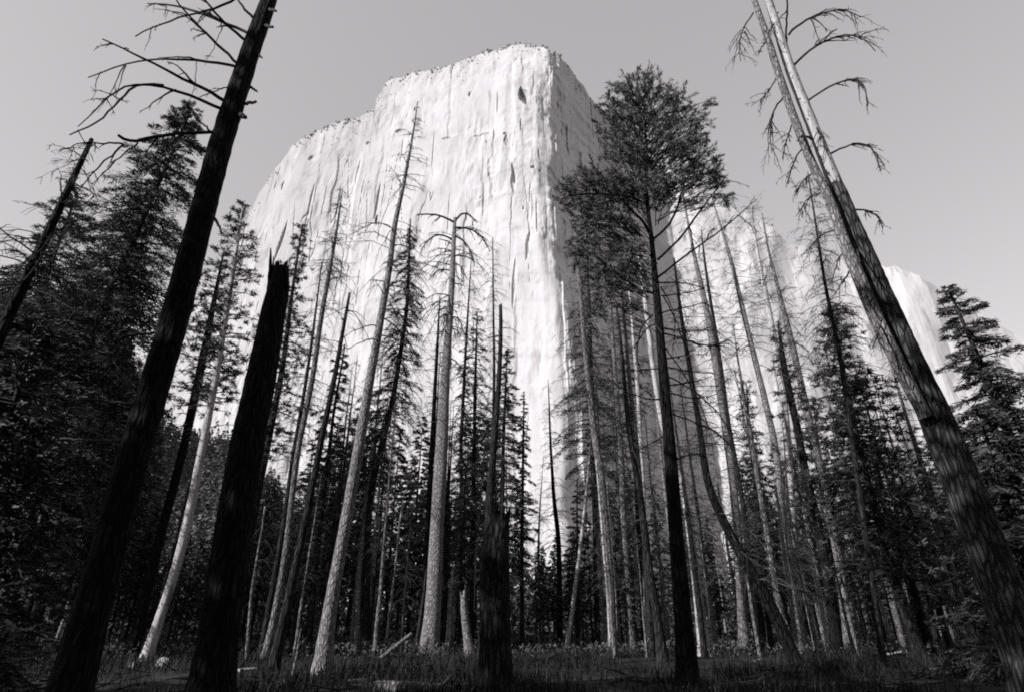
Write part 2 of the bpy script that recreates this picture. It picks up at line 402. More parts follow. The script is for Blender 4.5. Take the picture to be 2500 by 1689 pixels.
def crown(T, zlo, zhi, Rm, n=120, dens=26, leaf=(.30, .07), droop=.35, up=.15, shape=.85, low=.45, clump=False, flat=.10, minr=.10, lop=0., wood=None, frm=.25, gap=.26):
    sd = int(rng.integers(1000))
    """boughs in whorls round the trunk, each carrying many needle sprays"""
    mb = MB(); C, Dr = [], []
    for k in range(n):
        tt = (k + rng.random()) / n
        z = zlo + (zhi - zlo) * tt
        c = on_trunk(T, z)[:3] if z < T[-1, 2] else T[-1, :3] + [0, 0, z - T[-1, 2]]
        prof = ((1 - tt) ** shape * (1 - minr) + minr) * min(1, low + (1 - low) * tt / .22)
        ph = k * 2.39996 + rng.normal(0, .6)
        if vnoise(np.array([ph * 1.3 % 64]), np.array([z * .55 % 64]), sd)[0] < gap: continue
        L = Rm * prof * (rng.uniform(.25, .8) if rng.random() < .4 else rng.uniform(.75, 1.25))
        d = np.array([math.cos(ph), math.sin(ph), 0.])
        if lop: L *= 1 + lop * d[0]
        dr, u = droop * rng.uniform(.4, 1.5), up * rng.uniform(.2, 1.8) + (.5 * max(0, tt - .75) / .25)
        s = np.linspace(0, 1, 6)[:, None]
        pts = c + d * L * s + np.array([0, 0, 1.]) * L * (u * s - dr * s ** 2)
        if wood is not None: wood.tube(pts, np.linspace(.03 + .012 * L, .008, 6), 4, cap=False)
        m = max(4, int(dens * L * rng.uniform(.6, 1.3)))
        lat = np.array([-d[1], d[0], 0.])
        if clump:
            nc = max(2, int(m / 16)); sv = rng.uniform(frm, 1.02, nc)
            cen = c + d * L * sv[:, None] + lat * rng.normal(0, .17 * L, nc)[:, None] + np.array([0, 0, 1.]) * (L * (u * sv - dr * sv ** 2) + rng.normal(0, .06 * L, nc))[:, None]
            idx = rng.integers(0, nc, m); off = rng.standard_normal((m, 3)); off /= np.linalg.norm(off, axis=1)[:, None]
            off[:, 2] = off[:, 2] * .7 + .12
            q = cen[idx] + off * leaf[0] * rng.uniform(.3, 1.05, m)[:, None]
            C.append(q); Dr.append(off + d * .4 + rng.normal(0, .25, (m, 3)))
        else:
            sv = rng.uniform(frm, 1.03, m) ** .8
            la = rng.normal(0, .2, m) * L * (1.1 - .75 * sv)
            q = c + d * L * sv[:, None] + lat * la[:, None] + np.array([0, 0, 1.]) * (L * (u * sv - dr * sv ** 2) - np.abs(la) * .3 + rng.normal(0, flat * .6, m) * L ** .5)[:, None]
            C.append(q); Dr.append(d * .8 + lat * np.sign(la)[:, None] * .7 + rng.normal(0, .35, (m, 3)) + np.array([0, 0, -.15]))
    C, Dr = np.vstack(C), np.vstack(Dr)
    n = len(C)
    mb.leaves(C, Dr, leaf[0] * rng.uniform(.6, 1.3, n), leaf[1] * rng.uniform(.6, 1.4, n))
    return mb

def core(mb, T):                          # an unseen rod added inside the trunk to join the branches into one piece
    mb.tube(T[1:, :3], T[1:, 3] * .3, 4, cap=False)

def zpx(y, Y, x=1250): return at(x, y, Y)[0][2]

def tree(name, label, Y, bk, px, cat="tree", group=None, sides=14, noise=.03, jag=0., tw=None, cr=None, n=36, twm='twig'):
    T = trunk_line(px, Y, n)
    base = T[0, :3].copy(); base[2] = float(gz(base[0], Y))
    root = empty(name, base, label, cat, group)
    bark(T, sides, noise, jag).build("trunk", bk, root, base)
    if tw:
        mbt = MB()
        for a in (tw if isinstance(tw, list) else [tw]):
            a = dict(a); y0, y1 = a.pop('y'); nn = a.pop('n'); L = a.pop('L')
            if nn <= 26:
                for _ in range(nn):
                    z = rng.uniform(zpx(y1, Y), min(zpx(y0, Y), T[-1, 2]))
                    twigs(T, 1, z, z + .01, L, **a).build("branch", twm, root, base)
            else: twigs(T, int(nn * 1.45), zpx(y1, Y), min(zpx(y0, Y), T[-1, 2]), L, mb=mbt, **a)
        if mbt.n: core(mbt, T)
        if mbt.n: mbt.build("dead_branches", twm, root, base)
    if cr:
        a = dict(cr); y0, y1 = a.pop('y'); hw = a.pop('hw'); fm = a.pop('m', 'fol')
        m = at(px[0][0], (y0 + y1) / 2, Y)[1]
        wd = MB()
        c = crown(T, zpx(y1, Y), zpx(y0, Y), hw * m, wood=wd, **a)
        core(wd, T)
        wd.build("boughs", 'twig', root, base)
        c.build("crown", fm, root, base)
    return root, T, base

def limb(root, base, Y, pts, w0, w1, name="branch", m='twig', sub=6, dep=0., subL=.25, n=14, label=None):
    """a branch along a line of pixels; dep: how far (m) its tip comes towards (-) or away from (+) the viewer"""
    P = []
    for k, (x, y) in enumerate(pts):
        f = k / (len(pts) - 1); p, mm = at(x, y, Y + dep * f); P.append([*p, (w0 + (w1 - w0) * f) * mm * .5])
    P = resample(P, n)
    P[1:-1, :3] += rng.normal(0, .012, (n - 2, 3))
    mb = MB(); mb.tube(P[:, :3], np.maximum(P[:, 3], .006), 6, True, .05)
    tot = np.linalg.norm(P[-1, :3] - P[0, :3])
    for _ in range(sub):
        k = int(rng.uniform(.3, .98) * (n - 1)); d = P[min(k + 1, n - 1), :3] - P[max(k - 1, 0), :3]
        d = d / (np.linalg.norm(d) + 1e-6) + rng.normal(0, .6, 3) + [0, 0, -.25]; d /= np.linalg.norm(d)
        twig(mb, P[k, :3], d, tot * subL * rng.uniform(.4, 1.1), max(P[k, 3] * .45, .006), .3, 0, 3, 3)
    o = mb.build(name, m, root, base)
    if label: o["label"] = label
    return o

# --- the leaning trunk in the left foreground
Y = 13.5
root, T, base = tree("leaning_dead_tree", "thick dark leaning trunk at left, bare branches reaching left against the sky", Y, 'shadeblack',
    [(690, -130, 30), (657, 0, 35), (610, 130, 42), (540, 350, 51), (421, 800, 64), (338, 1072, 68), (250, 1395, 80), (172, 1680, 96)], "dead tree", sides=32, noise=.04, n=90)
BR = [([(585, 165), (541, 150), (476, 149), (433, 143), (379, 143), (325, 147), (276, 165), (215, 190)], 7, 3, 4),
      ([(558, 252), (487, 211), (433, 184), (368, 154), (314, 125), (250, 96)], 9, 3, 4),
      ([(550, 270), (487, 244), (417, 214), (379, 205), (330, 200), (292, 198), (265, 238), (227, 287), (190, 310)], 8, 2, 4),
      ([(400, 209), (330, 200), (292, 244), (244, 298), (211, 319), (170, 330)], 6, 3, 3),
      ([(533, 323), (476, 324), (406, 329), (352, 341), (314, 352), (298, 351), (289, 331)], 8, 7, 2),
      ([(300, 352), (270, 349), (238, 352), (205, 345), (160, 365)], 5, 2, 8), ([(338, 349), (300, 378), (271, 406), (225, 450)], 4, 2, 4), ([(302, 354), (238, 409), (190, 470)], 5, 2, 6),
      ([(585, 160), (514, 92), (471, 49), (444, 22), (415, -20)], 7, 3, 3), ([(615, 87), (541, 51), (476, 27), (422, 11), (360, 10)], 8, 3, 4),
      ([(609, 108), (552, 60), (520, 27), (480, -25)], 7, 4, 3), ([(631, 57), (596, 22), (575, -10)], 7, 4, 1),
      ([(600, -20), (574, 3), (525, 27), (503, 24), (476, 27), (428, 54), (379, 57), (330, 90)], 7, 3, 5), ([(528, 335), (503, 309), (476, 290)], 6, 3, 1),
      ([(568, 211), (541, 217), (487, 238)], 4, 2, 2), ([(606, 208), (628, 225)], 8, 4, 0), ([(598, 254), (625, 249)], 8, 6, 0), ([(587, 280), (600, 288)], 14, 8, 0),
      ([(628, 132), (640, 143)], 7, 3, 0), ([(648, 64), (666, 66)], 8, 6, 0), ([(658, 24), (674, 27)], 8, 5, 0), ([(512, 520), (533, 547), (542, 570)], 9, 5, 0),
      ([(497, 440), (471, 444)], 10, 6, 0), ([(332, 990), (272, 981), (193, 973), (140, 990)], 8, 3, 5), ([(315, 1077), (227, 1075), (147, 1069)], 8, 4, 4),
      ([(390, 811), (300, 823), (240, 850)], 7, 3, 4), ([(480, 150), (478, 200), (465, 245), (440, 275)], 2, 1, 2), ([(547, 60), (515, 130), (500, 160)], 2, 1, 1)]
for p, a, b, s in BR:
    limb(root, base, Y, p, a, b, sub=s, dep=rng.uniform(-1.2, 1.2), m='twig')

# --- broken snag, left foreground
Y = 16
px = [(688, 652, 34), (681, 700, 50), (668, 760, 58), (632, 950, 72), (600, 1100, 79), (560, 1350, 86), (527, 1600, 94), (513, 1690, 106)]
root, T, base = tree("broken_snag", "stout black snag with a splintered broken top, left of the cliff foot", Y, 'shadeblack', px, "dead tree", sides=30, noise=.035, jag=.25, n=70)
mb = MB()
for x, y, yb, wd in ((661, 606, 735, 15), (668, 626, 720, 14), (678, 640, 700, 12), (697, 646, 705, 10), (704, 655, 700, 9)):
    p0, m = at(x - 3, yb, Y - .15); p1, _ = at(x, y, Y - .15)
    mb.tube(resample([[*p0, wd * m * .55], [*(p0 * .35 + p1 * .65), wd * m * .42], [*p1, .02]], 10)[:, :3], np.linspace(wd * m * .6, .015, 10), 7, True, .15)
mb.build("splinter", 'shadeblack', root, base)

# --- charred trunk in the middle foreground
Y = 16.5
root, T, base = tree("charred_stump", "tall charred broken trunk standing nearest the camera in the middle", Y, 'dark',
    [(1222, 1262, 42), (1215, 1300, 58), (1208, 1340, 70), (1208, 1475, 74), (1210, 1600, 78), (1211, 1690, 84)], "stump", sides=30, noise=.04, jag=.45, n=40)

# --- pale tree with arched limbs, centre
Y = 40
root, T, base = tree("arched_limb_snag", "pale dead tree in the centre with long arched limbs at its bare top", Y, 'mid',
    [(1111, 532, 7), (1109, 560, 10), (1103, 700, 14), (1094, 820, 19), (1085, 950, 25), (1078, 1100, 32), (1066, 1300, 34), (1058, 1480, 40), (1048, 1578, 48)], "dead tree", sides=20, noise=.03, n=60,
    tw=[dict(y=(560, 820), n=46, L=3.2, droop=.9, sub=9, up=.3, r=.03, taper=.2), dict(y=(820, 1150), n=12, L=1.8, droop=.5, sub=3, r=.02)])
for p, a, b, s in [([(1112, 545), (1098, 538), (1082, 528), (1060, 524), (1040, 523), (1018, 524)], 6, 3, 6), ([(1112, 540), (1122, 524), (1138, 519), (1152, 528), (1165, 545)], 6, 2, 8),
                   ([(1112, 556), (1140, 556), (1165, 566), (1185, 590), (1196, 615)], 5, 2, 12), ([(1108, 590), (1085, 572), (1060, 574), (1040, 590), (1028, 612)], 5, 2, 7),
                   ([(1108, 600), (1090, 588), (1072, 584)], 4, 2, 3), ([(1104, 662), (1080, 656), (1060, 664), (1048, 685)], 4, 2, 6), ([(1108, 575), (1130, 585), (1150, 610), (1158, 650)], 5, 2, 10),
                   ([(1106, 640), (1125, 650), (1140, 680)], 4, 2, 7), ([(1094, 798), (1118, 806), (1126, 822)], 4, 2, 3), ([(1090, 870), (1112, 880), (1128, 900)], 4, 2, 4), ([(1078, 1105), (1064, 1112)], 5, 3, 0)]:
    limb(root, base, Y, p, a, b, sub=s, dep=rng.uniform(-1.5, 1.5), subL=.3)

# --- tall slender pale tree
Y = 26
tree("tall_slender_snag", "tallest slender bare tree before the cliff, fine drooping twigs at its tip", Y, 'mid',
    [(1020, 248, 2), (1008, 330, 5), (986, 450, 9), (963, 550, 13), (952, 650, 15), (926, 800, 19), (899, 950, 23), (875, 1100, 27), (840, 1300, 29), (807, 1475, 33), (788, 1614, 44)], "dead tree", sides=18, n=70,
    tw=[dict(y=(260, 480), n=44, L=1.5, droop=.35, sub=5, r=.012, bias=.35, taper=.85), dict(y=(440, 800), n=34, L=3.0, droop=.75, sub=6, r=.018, bias=.45, taper=.3), dict(y=(800, 1150), n=16, L=2.6, droop=.6, sub=4, r=.018, bias=.3)])

# --- big cedar right of the cliff
Y = 24
CED = [(1574, 175, 3), (1575, 300, 6), (1579, 500, 9), (1591, 580, 11), (1596, 650, 15), (1606, 750, 19), (1622, 950, 25), (1636, 1100, 30), (1654, 1350, 37), (1675, 1600, 47), (1677, 1630, 52)]
root, T, base = tree("tall_cedar", "tall dark living tree right of the cliff, bushy crown over a bare black trunk", Y, 'shadeblack', CED, "tree", sides=22, n=60)
for p, a, b, s in [([(1596, 590), (1576, 546), (1554, 524), (1527, 501), (1492, 457)], 9, 3, 6), ([(1599, 581), (1630, 559), (1648, 528), (1661, 479), (1672, 439), (1692, 408)], 7, 3, 6),
                   ([(1606, 634), (1652, 595), (1683, 555), (1710, 510), (1746, 470), (1772, 430)], 7, 3, 6), ([(1606, 677), (1648, 644), (1688, 613), (1728, 586), (1777, 550), (1817, 515), (1846, 488)], 6, 2, 8),
                   ([(1600, 718), (1554, 706), (1532, 697), (1505, 700)], 6, 4, 4), ([(1580, 500), (1545, 480), (1500, 478), (1440, 470), (1390, 480)], 6, 3, 6), ([(1578, 430), (1600, 400), (1625, 370), (1640, 330)], 6, 2, 4),
                   ([(1577, 400), (1556, 370), (1530, 350), (1500, 330)], 6, 2, 4), ([(1614, 722), (1660, 718), (1720, 705)], 4, 2, 4), ([(1620, 802), (1682, 812), (1732, 800)], 4, 2, 5),
                   ([(1622, 814), (1682, 833), (1740, 848), (1776, 831)], 5, 3, 12), ([(1640, 1010), (1700, 1030), (1760, 1060), (1800, 1110)], 4, 2, 10), ([(1626, 850), (1660, 900), (1700, 960), (1730, 1040)], 4, 2, 10), ([(1634, 920), (1690, 950), (1750, 1000), (1790, 1060)], 4, 2, 10), ([(1618, 780), (1580, 800), (1545, 850)], 4, 2, 8), ([(1628, 875), (1667, 869), (1700, 850)], 4, 2, 3), ([(1631, 896), (1682, 907), (1741, 911)], 4, 2, 4), ([(1636, 940), (1682, 933), (1711, 928), (1738, 918)], 4, 2, 4),
                   ([(1638, 959), (1680, 972), (1720, 970), (1751, 961)], 4, 2, 4), ([(1610, 764), (1663, 753), (1730, 737)], 4, 2, 5), ([(1608, 690), (1675, 691), (1724, 705)], 4, 2, 4),
                   ([(1614, 974), (1575, 974), (1548, 963), (1514, 948), (1480, 917)], 5, 2, 5), ([(1612, 900), (1570, 902), (1529, 905)], 4, 2, 3), ([(1594, 768), (1568, 787), (1556, 837), (1552, 875), (1572, 920)], 4, 2, 4),
                   ([(1630, 1060), (1600, 1075), (1560, 1098)], 4, 2, 3), ([(1618, 720), (1650, 780), (1670, 840), (1690, 880)], 4, 1, 6), ([(1612, 700), (1640, 740), (1652, 800), (1640, 860)], 4, 1, 5), ([(1650, 1120), (1700, 1105), (1740, 1110)], 4, 2, 5)]:
    limb(root, base, Y, p, a, b, name="limb", m='shadeblack', sub=s, dep=rng.uniform(-2.2, 2.2), subL=.22)
def tufts(blobs, Y, tuft_r, per, leaf, T, wood):
    """foliage in loose sprays at the ends of branchlets, within rounded masses (x, y, half-width, half-height in pixels, sprays)"""
    mb = MB(); C, Dr = [], []
    for (x, y, hw, hh, n) in blobs:
        c, m = at(x, y, Y)
        o = rng.standard_normal((n, 3)); o /= np.linalg.norm(o, axis=1)[:, None]; o *= (rng.random(n) ** .4)[:, None]
        cen = c + o * np.array([hw * m, max(hw, hh) * m * .8, hh * m / math.cos(TILT) * 1.05])
        for q in cen:
            tr = on_trunk(T, np.clip(q[2] - rng.uniform(.3, 2.2), T[0, 2], T[-1, 2] - .1))[:3]
            d0 = q - tr; L = np.linalg.norm(d0); d0 /= L + 1e-6
            ax = d0 + rng.normal(0, .6, 3) + [0, 0, .1]; ax /= np.linalg.norm(ax)
            ln = tuft_r * rng.uniform(.5, 1.3)
            if rng.random() < .5:
                st = q - ax * ln - d0 * min(L * .6, 1.6) + rng.normal(0, .1, 3)
                wood.tube(np.stack([st, (st + q) / 2 + [0, 0, .08], q + ax * ln * .6]), [.028, .02, .008], 4, cap=False)
            k = int(per * rng.uniform(.35, 1.5))
            sv = rng.uniform(-1, 1, k)[:, None]; off = rng.standard_normal((k, 3)); off /= np.linalg.norm(off, axis=1)[:, None]
            C.append(q + ax * ln * sv + off * (tuft_r * .42 * (1 - .45 * np.abs(sv)) * rng.uniform(.2, 1, k)[:, None])); Dr.append(ax * .9 + off * .8 + rng.normal(0, .2, (k, 3)))
    C, Dr = np.vstack(C), np.vstack(Dr); n = len(C)
    mb.leaves(C, Dr, leaf[0] * rng.uniform(.6, 1.3, n), leaf[1] * rng.uniform(.6, 1.4, n))
    return mb
wd = MB()
mb = tufts([(1570, 212, 64, 36, 70), (1530, 250, 62, 48, 80), (1625, 260, 70, 52, 90), (1560, 320, 90, 56, 120), (1500, 300, 50, 50, 50), (1680, 320, 60, 56, 70), (1735, 255, 11, 14, 5), (1640, 380, 90, 50, 100),
            (1520, 390, 76, 50, 80), (1710, 400, 56, 60, 60), (1755, 440, 32, 30, 24), (1768, 484, 20, 18, 9), (1660, 460, 60, 36, 40), (1450, 455, 80, 36, 80), (1392, 475, 36, 40, 34), (1450, 520, 70, 44, 70), (1520, 470, 60, 40, 50), (1700, 495, 46, 20, 16),
            (1490, 570, 70, 46, 60), (1540, 640, 46, 52, 60), (1490, 670, 54, 44, 46), (1430, 610, 44, 60, 40), (1545, 745, 28, 20, 14), (1590, 460, 60, 40, 40), (1475, 740, 40, 40, 24)], Y, .42, 56, (.17, .034), T, wd)
wd.build("branchlets", 'twig', root, base)
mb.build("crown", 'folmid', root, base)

# --- forked leaning tree at right; barked foot, with shade put into its dark colour
Y = 16
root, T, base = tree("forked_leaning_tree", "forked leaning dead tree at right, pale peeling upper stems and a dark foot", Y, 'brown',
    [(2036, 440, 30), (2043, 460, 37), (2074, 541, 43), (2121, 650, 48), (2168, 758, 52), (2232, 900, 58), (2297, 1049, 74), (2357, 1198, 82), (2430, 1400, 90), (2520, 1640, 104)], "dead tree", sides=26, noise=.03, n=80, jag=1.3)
S1 = trunk_line([(1850, -90, 13), (1876, 0, 17), (1926, 162, 23), (1990, 325, 27), (2043, 460, 32), (2060, 500, 32)], Y, 60, foot=False)
bark(S1, 22, .04).build("bare_stem", 'pale', root, base)
S2 = trunk_line([(1812, -90, 9), (1841, 0, 12), (1874, 92, 15), (1895, 162, 17), (1932, 271, 18), (1957, 336, 20), (1984, 406, 20), (2027, 487, 22), (2062, 596, 27), (2098, 677, 30), (2130, 758, 32), (2170, 839, 32), (2215, 930, 32), (2262, 1020, 30)], Y - .25, 60, foot=False)
bark(S2, 20, .03).build("bare_stem", 'mid', root, base)
for p, a, b, s in [([(1938, 160), (1967, 130), (1999, 106), (2037, 89), (2075, 79), (2107, 85), (2137, 125)], 6, 2, 16), ([(1970, 248), (2015, 217), (2059, 192), (2097, 190), (2113, 206), (2118, 260)], 5, 3, 16),
                   ([(2027, 376), (2064, 357), (2097, 347), (2129, 352), (2151, 417)], 5, 2, 20), ([(2084, 513), (2118, 512), (2145, 531), (2156, 558)], 5, 2, 16), ([(1926, 85), (1956, 54), (2004, 32), (2064, 19), (2102, 43)], 6, 2, 14),
                   ([(1925, 130), (1918, 97), (1921, 40), (1922, -20)], 5, 4, 1), ([(1839, 32), (1812, 70), (1803, 119), (1808, 150)], 4, 2, 12), ([(1880, 97), (1862, 110), (1853, 130)], 5, 2, 8), ([(1896, 190), (1869, 233), (1834, 260)], 4, 1, 10),
                   ([(1912, 238), (1885, 271), (1880, 325), (1885, 374)], 5, 2, 14), ([(1934, 303), (1918, 347), (1912, 390)], 4, 2, 10), ([(1961, 355), (1935, 400), (1925, 450)], 4, 2, 12), ([(1999, 417), (1967, 433), (1940, 470)], 4, 2, 12),
                   ([(1985, 300), (2010, 340), (2020, 370)], 4, 2, 10), ([(2010, 470), (1975, 480), (1950, 520)], 4, 2, 14), ([(2040, 560), (2000, 575), (1975, 610)], 4, 2, 10), ([(2085, 645), (2055, 690), (2040, 720)], 5, 2, 6), ([(2064, 600), (2040, 650), (2030, 690)], 4, 2, 6),
                   ([(2140, 770), (2150, 800), (2130, 850)], 5, 3, 3), ([(2090, 600), (2100, 640)], 4, 3, 1), ([(2130, 720), (2100, 730)], 5, 3, 0), ([(1980, 340), (1960, 330), (1945, 345)], 6, 3, 2), ([(1900, 30), (1890, 60), (1860, 100)], 3, 1, 12)]:
    limb(root, base, Y, p, a, b, sub=s, dep=rng.uniform(-1.2, 1.2), subL=.34)
    
# --- living trees on the left
tree("tall_fir", "tallest dense dark fir at left, pointed top beside the leaning trunk", 36, 'dark', [(467, 268, 3), (325, 590, 14), (233, 801, 20), (60, 1200, 28), (-115, 1600, 36)], sides=12,
     cr=dict(y=(262, 1250), hw=225, n=460, dens=56, gap=.1, leaf=(.30, .06), droop=.45, up=.12, shape=.62, low=.75, minr=.07))
tree("leaning_bare_snag", "dark bare tree with fine twigs at the far left edge, leaning right", 17, 'shadeblack', [(224, 340, 9), (135, 530, 19), (60, 690, 24), (-60, 950, 28), (-380, 1620, 36)], "dead tree", sides=12,
     tw=[dict(y=(350, 700), n=60, L=2.4, droop=.5, sub=8, r=.016, up=.25)])
tree("broad_fir", "broad shadowy fir low at left edge behind the bare snag", 41, 'dark', [(190, 470, 3), (80, 760, 16), (-200, 1500, 32)], sides=10,
     cr=dict(y=(470, 1500), hw=250, n=340, dens=52, gap=.1, leaf=(.32, .07), droop=.5, shape=.7, low=.8))
tree("shaded_fir", "dim fir filling the lower left corner under the tall fir", 18, 'dark', [(90, 800, 3), (30, 1000, 14), (-120, 1600, 30)], sides=10,
     cr=dict(y=(790, 1640), hw=280, n=200, dens=52, leaf=(.32, .07), droop=.5, shape=.7, low=.9))
tree("midstorey_fir", "medium fir left of the leaning trunk, its pale lit stem showing", 46, 'grey', [(345, 500, 3), (300, 640, 11), (216, 834, 15), (90, 1180, 20), (-50, 1580, 26)], sides=10,
     cr=dict(y=(480, 1010), hw=130, n=200, dens=48, gap=.15, leaf=(.30, .06), droop=.4, shape=.7, low=.6))
tree("straggly_fir", "thin straggly fir with pale twigs between the left fir and leaning trunk", 38, 'dark', [(272, 870, 3), (240, 960, 6), (190, 1120, 9), (60, 1580, 14)], sides=8,
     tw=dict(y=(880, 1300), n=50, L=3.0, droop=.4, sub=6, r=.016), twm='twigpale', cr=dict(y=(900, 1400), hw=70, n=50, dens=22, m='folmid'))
tree("sunlit_pine", "pine with a brightly lit curving lower trunk, left of the broken snag", 36, 'pale', [(593, 506, 3), (571, 650, 11), (546, 800, 15), (529, 913, 16), (498, 1072, 18), (471, 1212, 21), (456, 1288, 22), (416, 1437, 22), (382, 1530, 24), (362, 1590, 27)], sides=16, n=50,
     tw=dict(y=(640, 1080), n=24, L=2.6, droop=.2, sub=5, r=.02, up=.3),
     cr=dict(y=(500, 1000), hw=92, n=120, dens=60, leaf=(.26, .055), clump=True, droop=.2, up=.25, shape=.55, low=.5, frm=.3))
tree("dark_trunk_pine", "dark trunked pine just left of the sunlit pine", 40, 'shadeblack', [(545, 620, 3), (510, 800, 16), (481, 941, 19), (447, 1100, 20), (377, 1362, 22), (320, 1600, 30)], sides=14,
     tw=dict(y=(760, 1150), n=26, L=2.6, droop=.25, sub=5, r=.02, up=.2),
     cr=dict(y=(610, 1000), hw=95, n=75, dens=50, leaf=(.26, .055), clump=True, droop=.25, up=.2, shape=.5, low=.5, frm=.35))
tree("thin_leaning_pole", "thin dark leaning pole crossing the sunlit pine's trunk", 37, 'dark', [(497, 1060, 3), (484, 1100, 5), (401, 1430, 7), (365, 1590, 8)], "dead tree", sides=8)
tree("bushy_fir", "bushy dark fir rising directly behind the broken snag", 48, 'dark', [(738, 552, 3), (715, 700, 8), (690, 900, 14), (620, 1250, 20), (560, 1570, 26)], sides=10,
     cr=dict(y=(548, 1120), hw=86, n=170, dens=62, leaf=(.27, .06), droop=.35, up=.15, shape=.6, low=.5, clump=True, frm=.2))
tree("twiggy_dead_fir", "dark dead fir with dense short twigs, right of the broken snag", 36, 'grey', [(837, 456, 2), (824, 550, 6), (801, 684, 10), (784, 772, 12), (765, 913, 13), (750, 989, 14), (726, 1100, 14), (709, 1250, 15), (699, 1344, 15), (664, 1540, 18), (652, 1588, 22)], "dead tree", sides=12, n=50,
     tw=[dict(y=(465, 700), n=95, L=1.9, droop=.4, sub=9, r=.014, taper=.75, up=.1), dict(y=(690, 1020), n=60, L=2.4, droop=.55, sub=6, r=.014, taper=.3)])
tree("slim_dead_fir", "slim dead fir leaning close along the twiggy dead fir's left side", 37, 'dark', [(786, 640, 2), (761, 837, 7), (738, 989, 9), (719, 1085, 10), (690, 1299, 12), (640, 1575, 14)], "dead tree", sides=10,
     tw=dict(y=(650, 1180), n=75, L=2.0, droop=.6, sub=7, r=.012, taper=.6))
tree("bare_topped_snag", "dark snag with a bare stub top, left of the tallest slender tree", 28, 'dark', [(853, 720, 6), (839, 798, 9), (815, 932, 12), (782, 1085, 15), (731, 1344, 18), (709, 1438, 20), (672, 1612, 27)], "dead tree", sides=16, jag=.2,
     tw=dict(y=(740, 900), n=12, L=2.4, droop=.5, sub=2, r=.018, bias=.6))
tree("feathery_dead_fir", "half dead fir with dense drooping needles behind the tallest slender tree", 46, 'dark', [(1002, 535, 3), (994, 760, 9), (955, 1000, 13), (908, 1175, 16), (898, 1270, 16), (894, 1475, 17), (893, 1580, 20)], sides=12,
     tw=dict(y=(560, 1200), n=150, L=4.0, droop=.75, sub=9, r=.02, taper=.65),
     cr=dict(y=(560, 1180), hw=84, n=230, dens=44, leaf=(.36, .05), droop=.75, up=.1, shape=.7, low=.7))
tree("thin_spire_snag", "thin dark spire of a dead tree just left of the arched limb tree", 46, 'shadeblack', [(1074, 722, 2), (1069, 817, 6), (1059, 1008, 11), (1040, 1350, 14), (1028, 1560, 17)], "dead tree", sides=10,
     tw=dict(y=(730, 1100), n=60, L=2.6, droop=.4, sub=6, r=.016, taper=.7))
tree("wispy_dead_tree", "wispy dead tree with hanging twigs, right of the arched limb tree", 45, 'dark', [(1203, 580, 2), (1204, 741, 4), (1207, 894, 7), (1203, 1100, 9), (1180, 1565, 13)], "dead tree", sides=8,
     tw=dict(y=(590, 1150), n=120, L=2.2, droop=.8, sub=8, r=.013, taper=.5))
tree("hanging_twig_snag", "thin dead tree under the arched limbs, twigs hanging along it", 47, 'dark', [(1150, 640, 2), (1139, 817, 6), (1132, 951, 8), (1124, 1100, 9), (1128, 1194, 9), (1121, 1325, 10), (1108, 1565, 12)], "dead tree", sides=8,
     tw=dict(y=(650, 1250), n=130, L=2.8, droop=.7, sub=7, r=.014, taper=.4), cr=dict(y=(800, 1250), hw=50, n=70, dens=26, m='foldry', droop=.7))
tree("blunt_pole_snag", "blunt topped dark pole rising behind the charred stump", 34, 'dark', [(1222, 745, 8), (1223, 817, 10), (1216, 970, 13), (1204, 1104, 17), (1196, 1212, 19), (1180, 1570, 24)], "dead tree", sides=14, jag=.15,
     tw=dict(y=(760, 1050), n=12, L=2.6, droop=.45, sub=2, r=.015, bias=.5))
tree("splintered_stump", "pale splintered stump beside the charred stump", 40, 'mid', [(1131, 1456, 14), (1133, 1490, 18), (1140, 1550, 20), (1147, 1596, 25)], "stump", sides=14, jag=.5)
tree("pale_pole", "short pale pole between the arched limb tree and splintered stump", 43, 'mid', [(1106, 1385, 8), (1100, 1475, 12), (1095, 1578, 15)], "dead tree", sides=10, jag=.3)
tree("lit_sliver_trunk", "narrow lit trunk glimpsed left of the charred stump", 50, 'pale', [(1185, 1080, 5), (1160, 1363, 8), (1150, 1565, 10)], "dead tree", sides=8)
tree("gap_spire", "small dead spire standing in the bright gap below the cliff nose", 55, 'shadeblack', [(1338, 925, 1), (1340, 970, 3), (1344, 1085, 6), (1353, 1231, 10), (1364, 1306, 12), (1366, 1437, 13), (1367, 1562, 15)], "dead tree", sides=10,
     tw=dict(y=(940, 1330), n=110, L=2.1, droop=.45, sub=6, r=.014, taper=.75))
tree("white_thin_pole", "very thin white pole at the left side of the bright gap", 56, 'pale', [(1327, 1110, 1), (1317, 1250, 4), (1314, 1362, 6), (1318, 1563, 7)], "dead tree", sides=8,
     tw=dict(y=(1120, 1300), n=40, L=1.6, droop=.4, sub=4, r=.012, taper=.6))
tree("leaning_pale_pole", "pale pole leaning right across the dark wood at the gap", 48, 'pale', [(1444, 1060, 3), (1433, 1194, 7), (1416, 1344, 9), (1386, 1572, 12)], "dead tree", sides=10,
     tw=dict(y=(1070, 1250), n=20, L=1.8, droop=.4, sub=3, r=.012))
tree("drooping_snag", "tall lit snag with drooping twigs at the cliff's shaded edge", 44, 'grey', [(1392, 468, 2), (1396, 515, 5), (1405, 568, 7), (1411, 646, 9), (1422, 779, 11), (1430, 875, 12), (1441, 963, 14), (1453, 1085, 17), (1461, 1110, 18), (1476, 1250, 20), (1490, 1419, 20), (1496, 1570, 23)], "dead tree", sides=14, n=50,
     tw=[dict(y=(480, 1000), n=100, L=2.4, droop=.7, sub=7, r=.016, taper=.35, bias=-.25)])
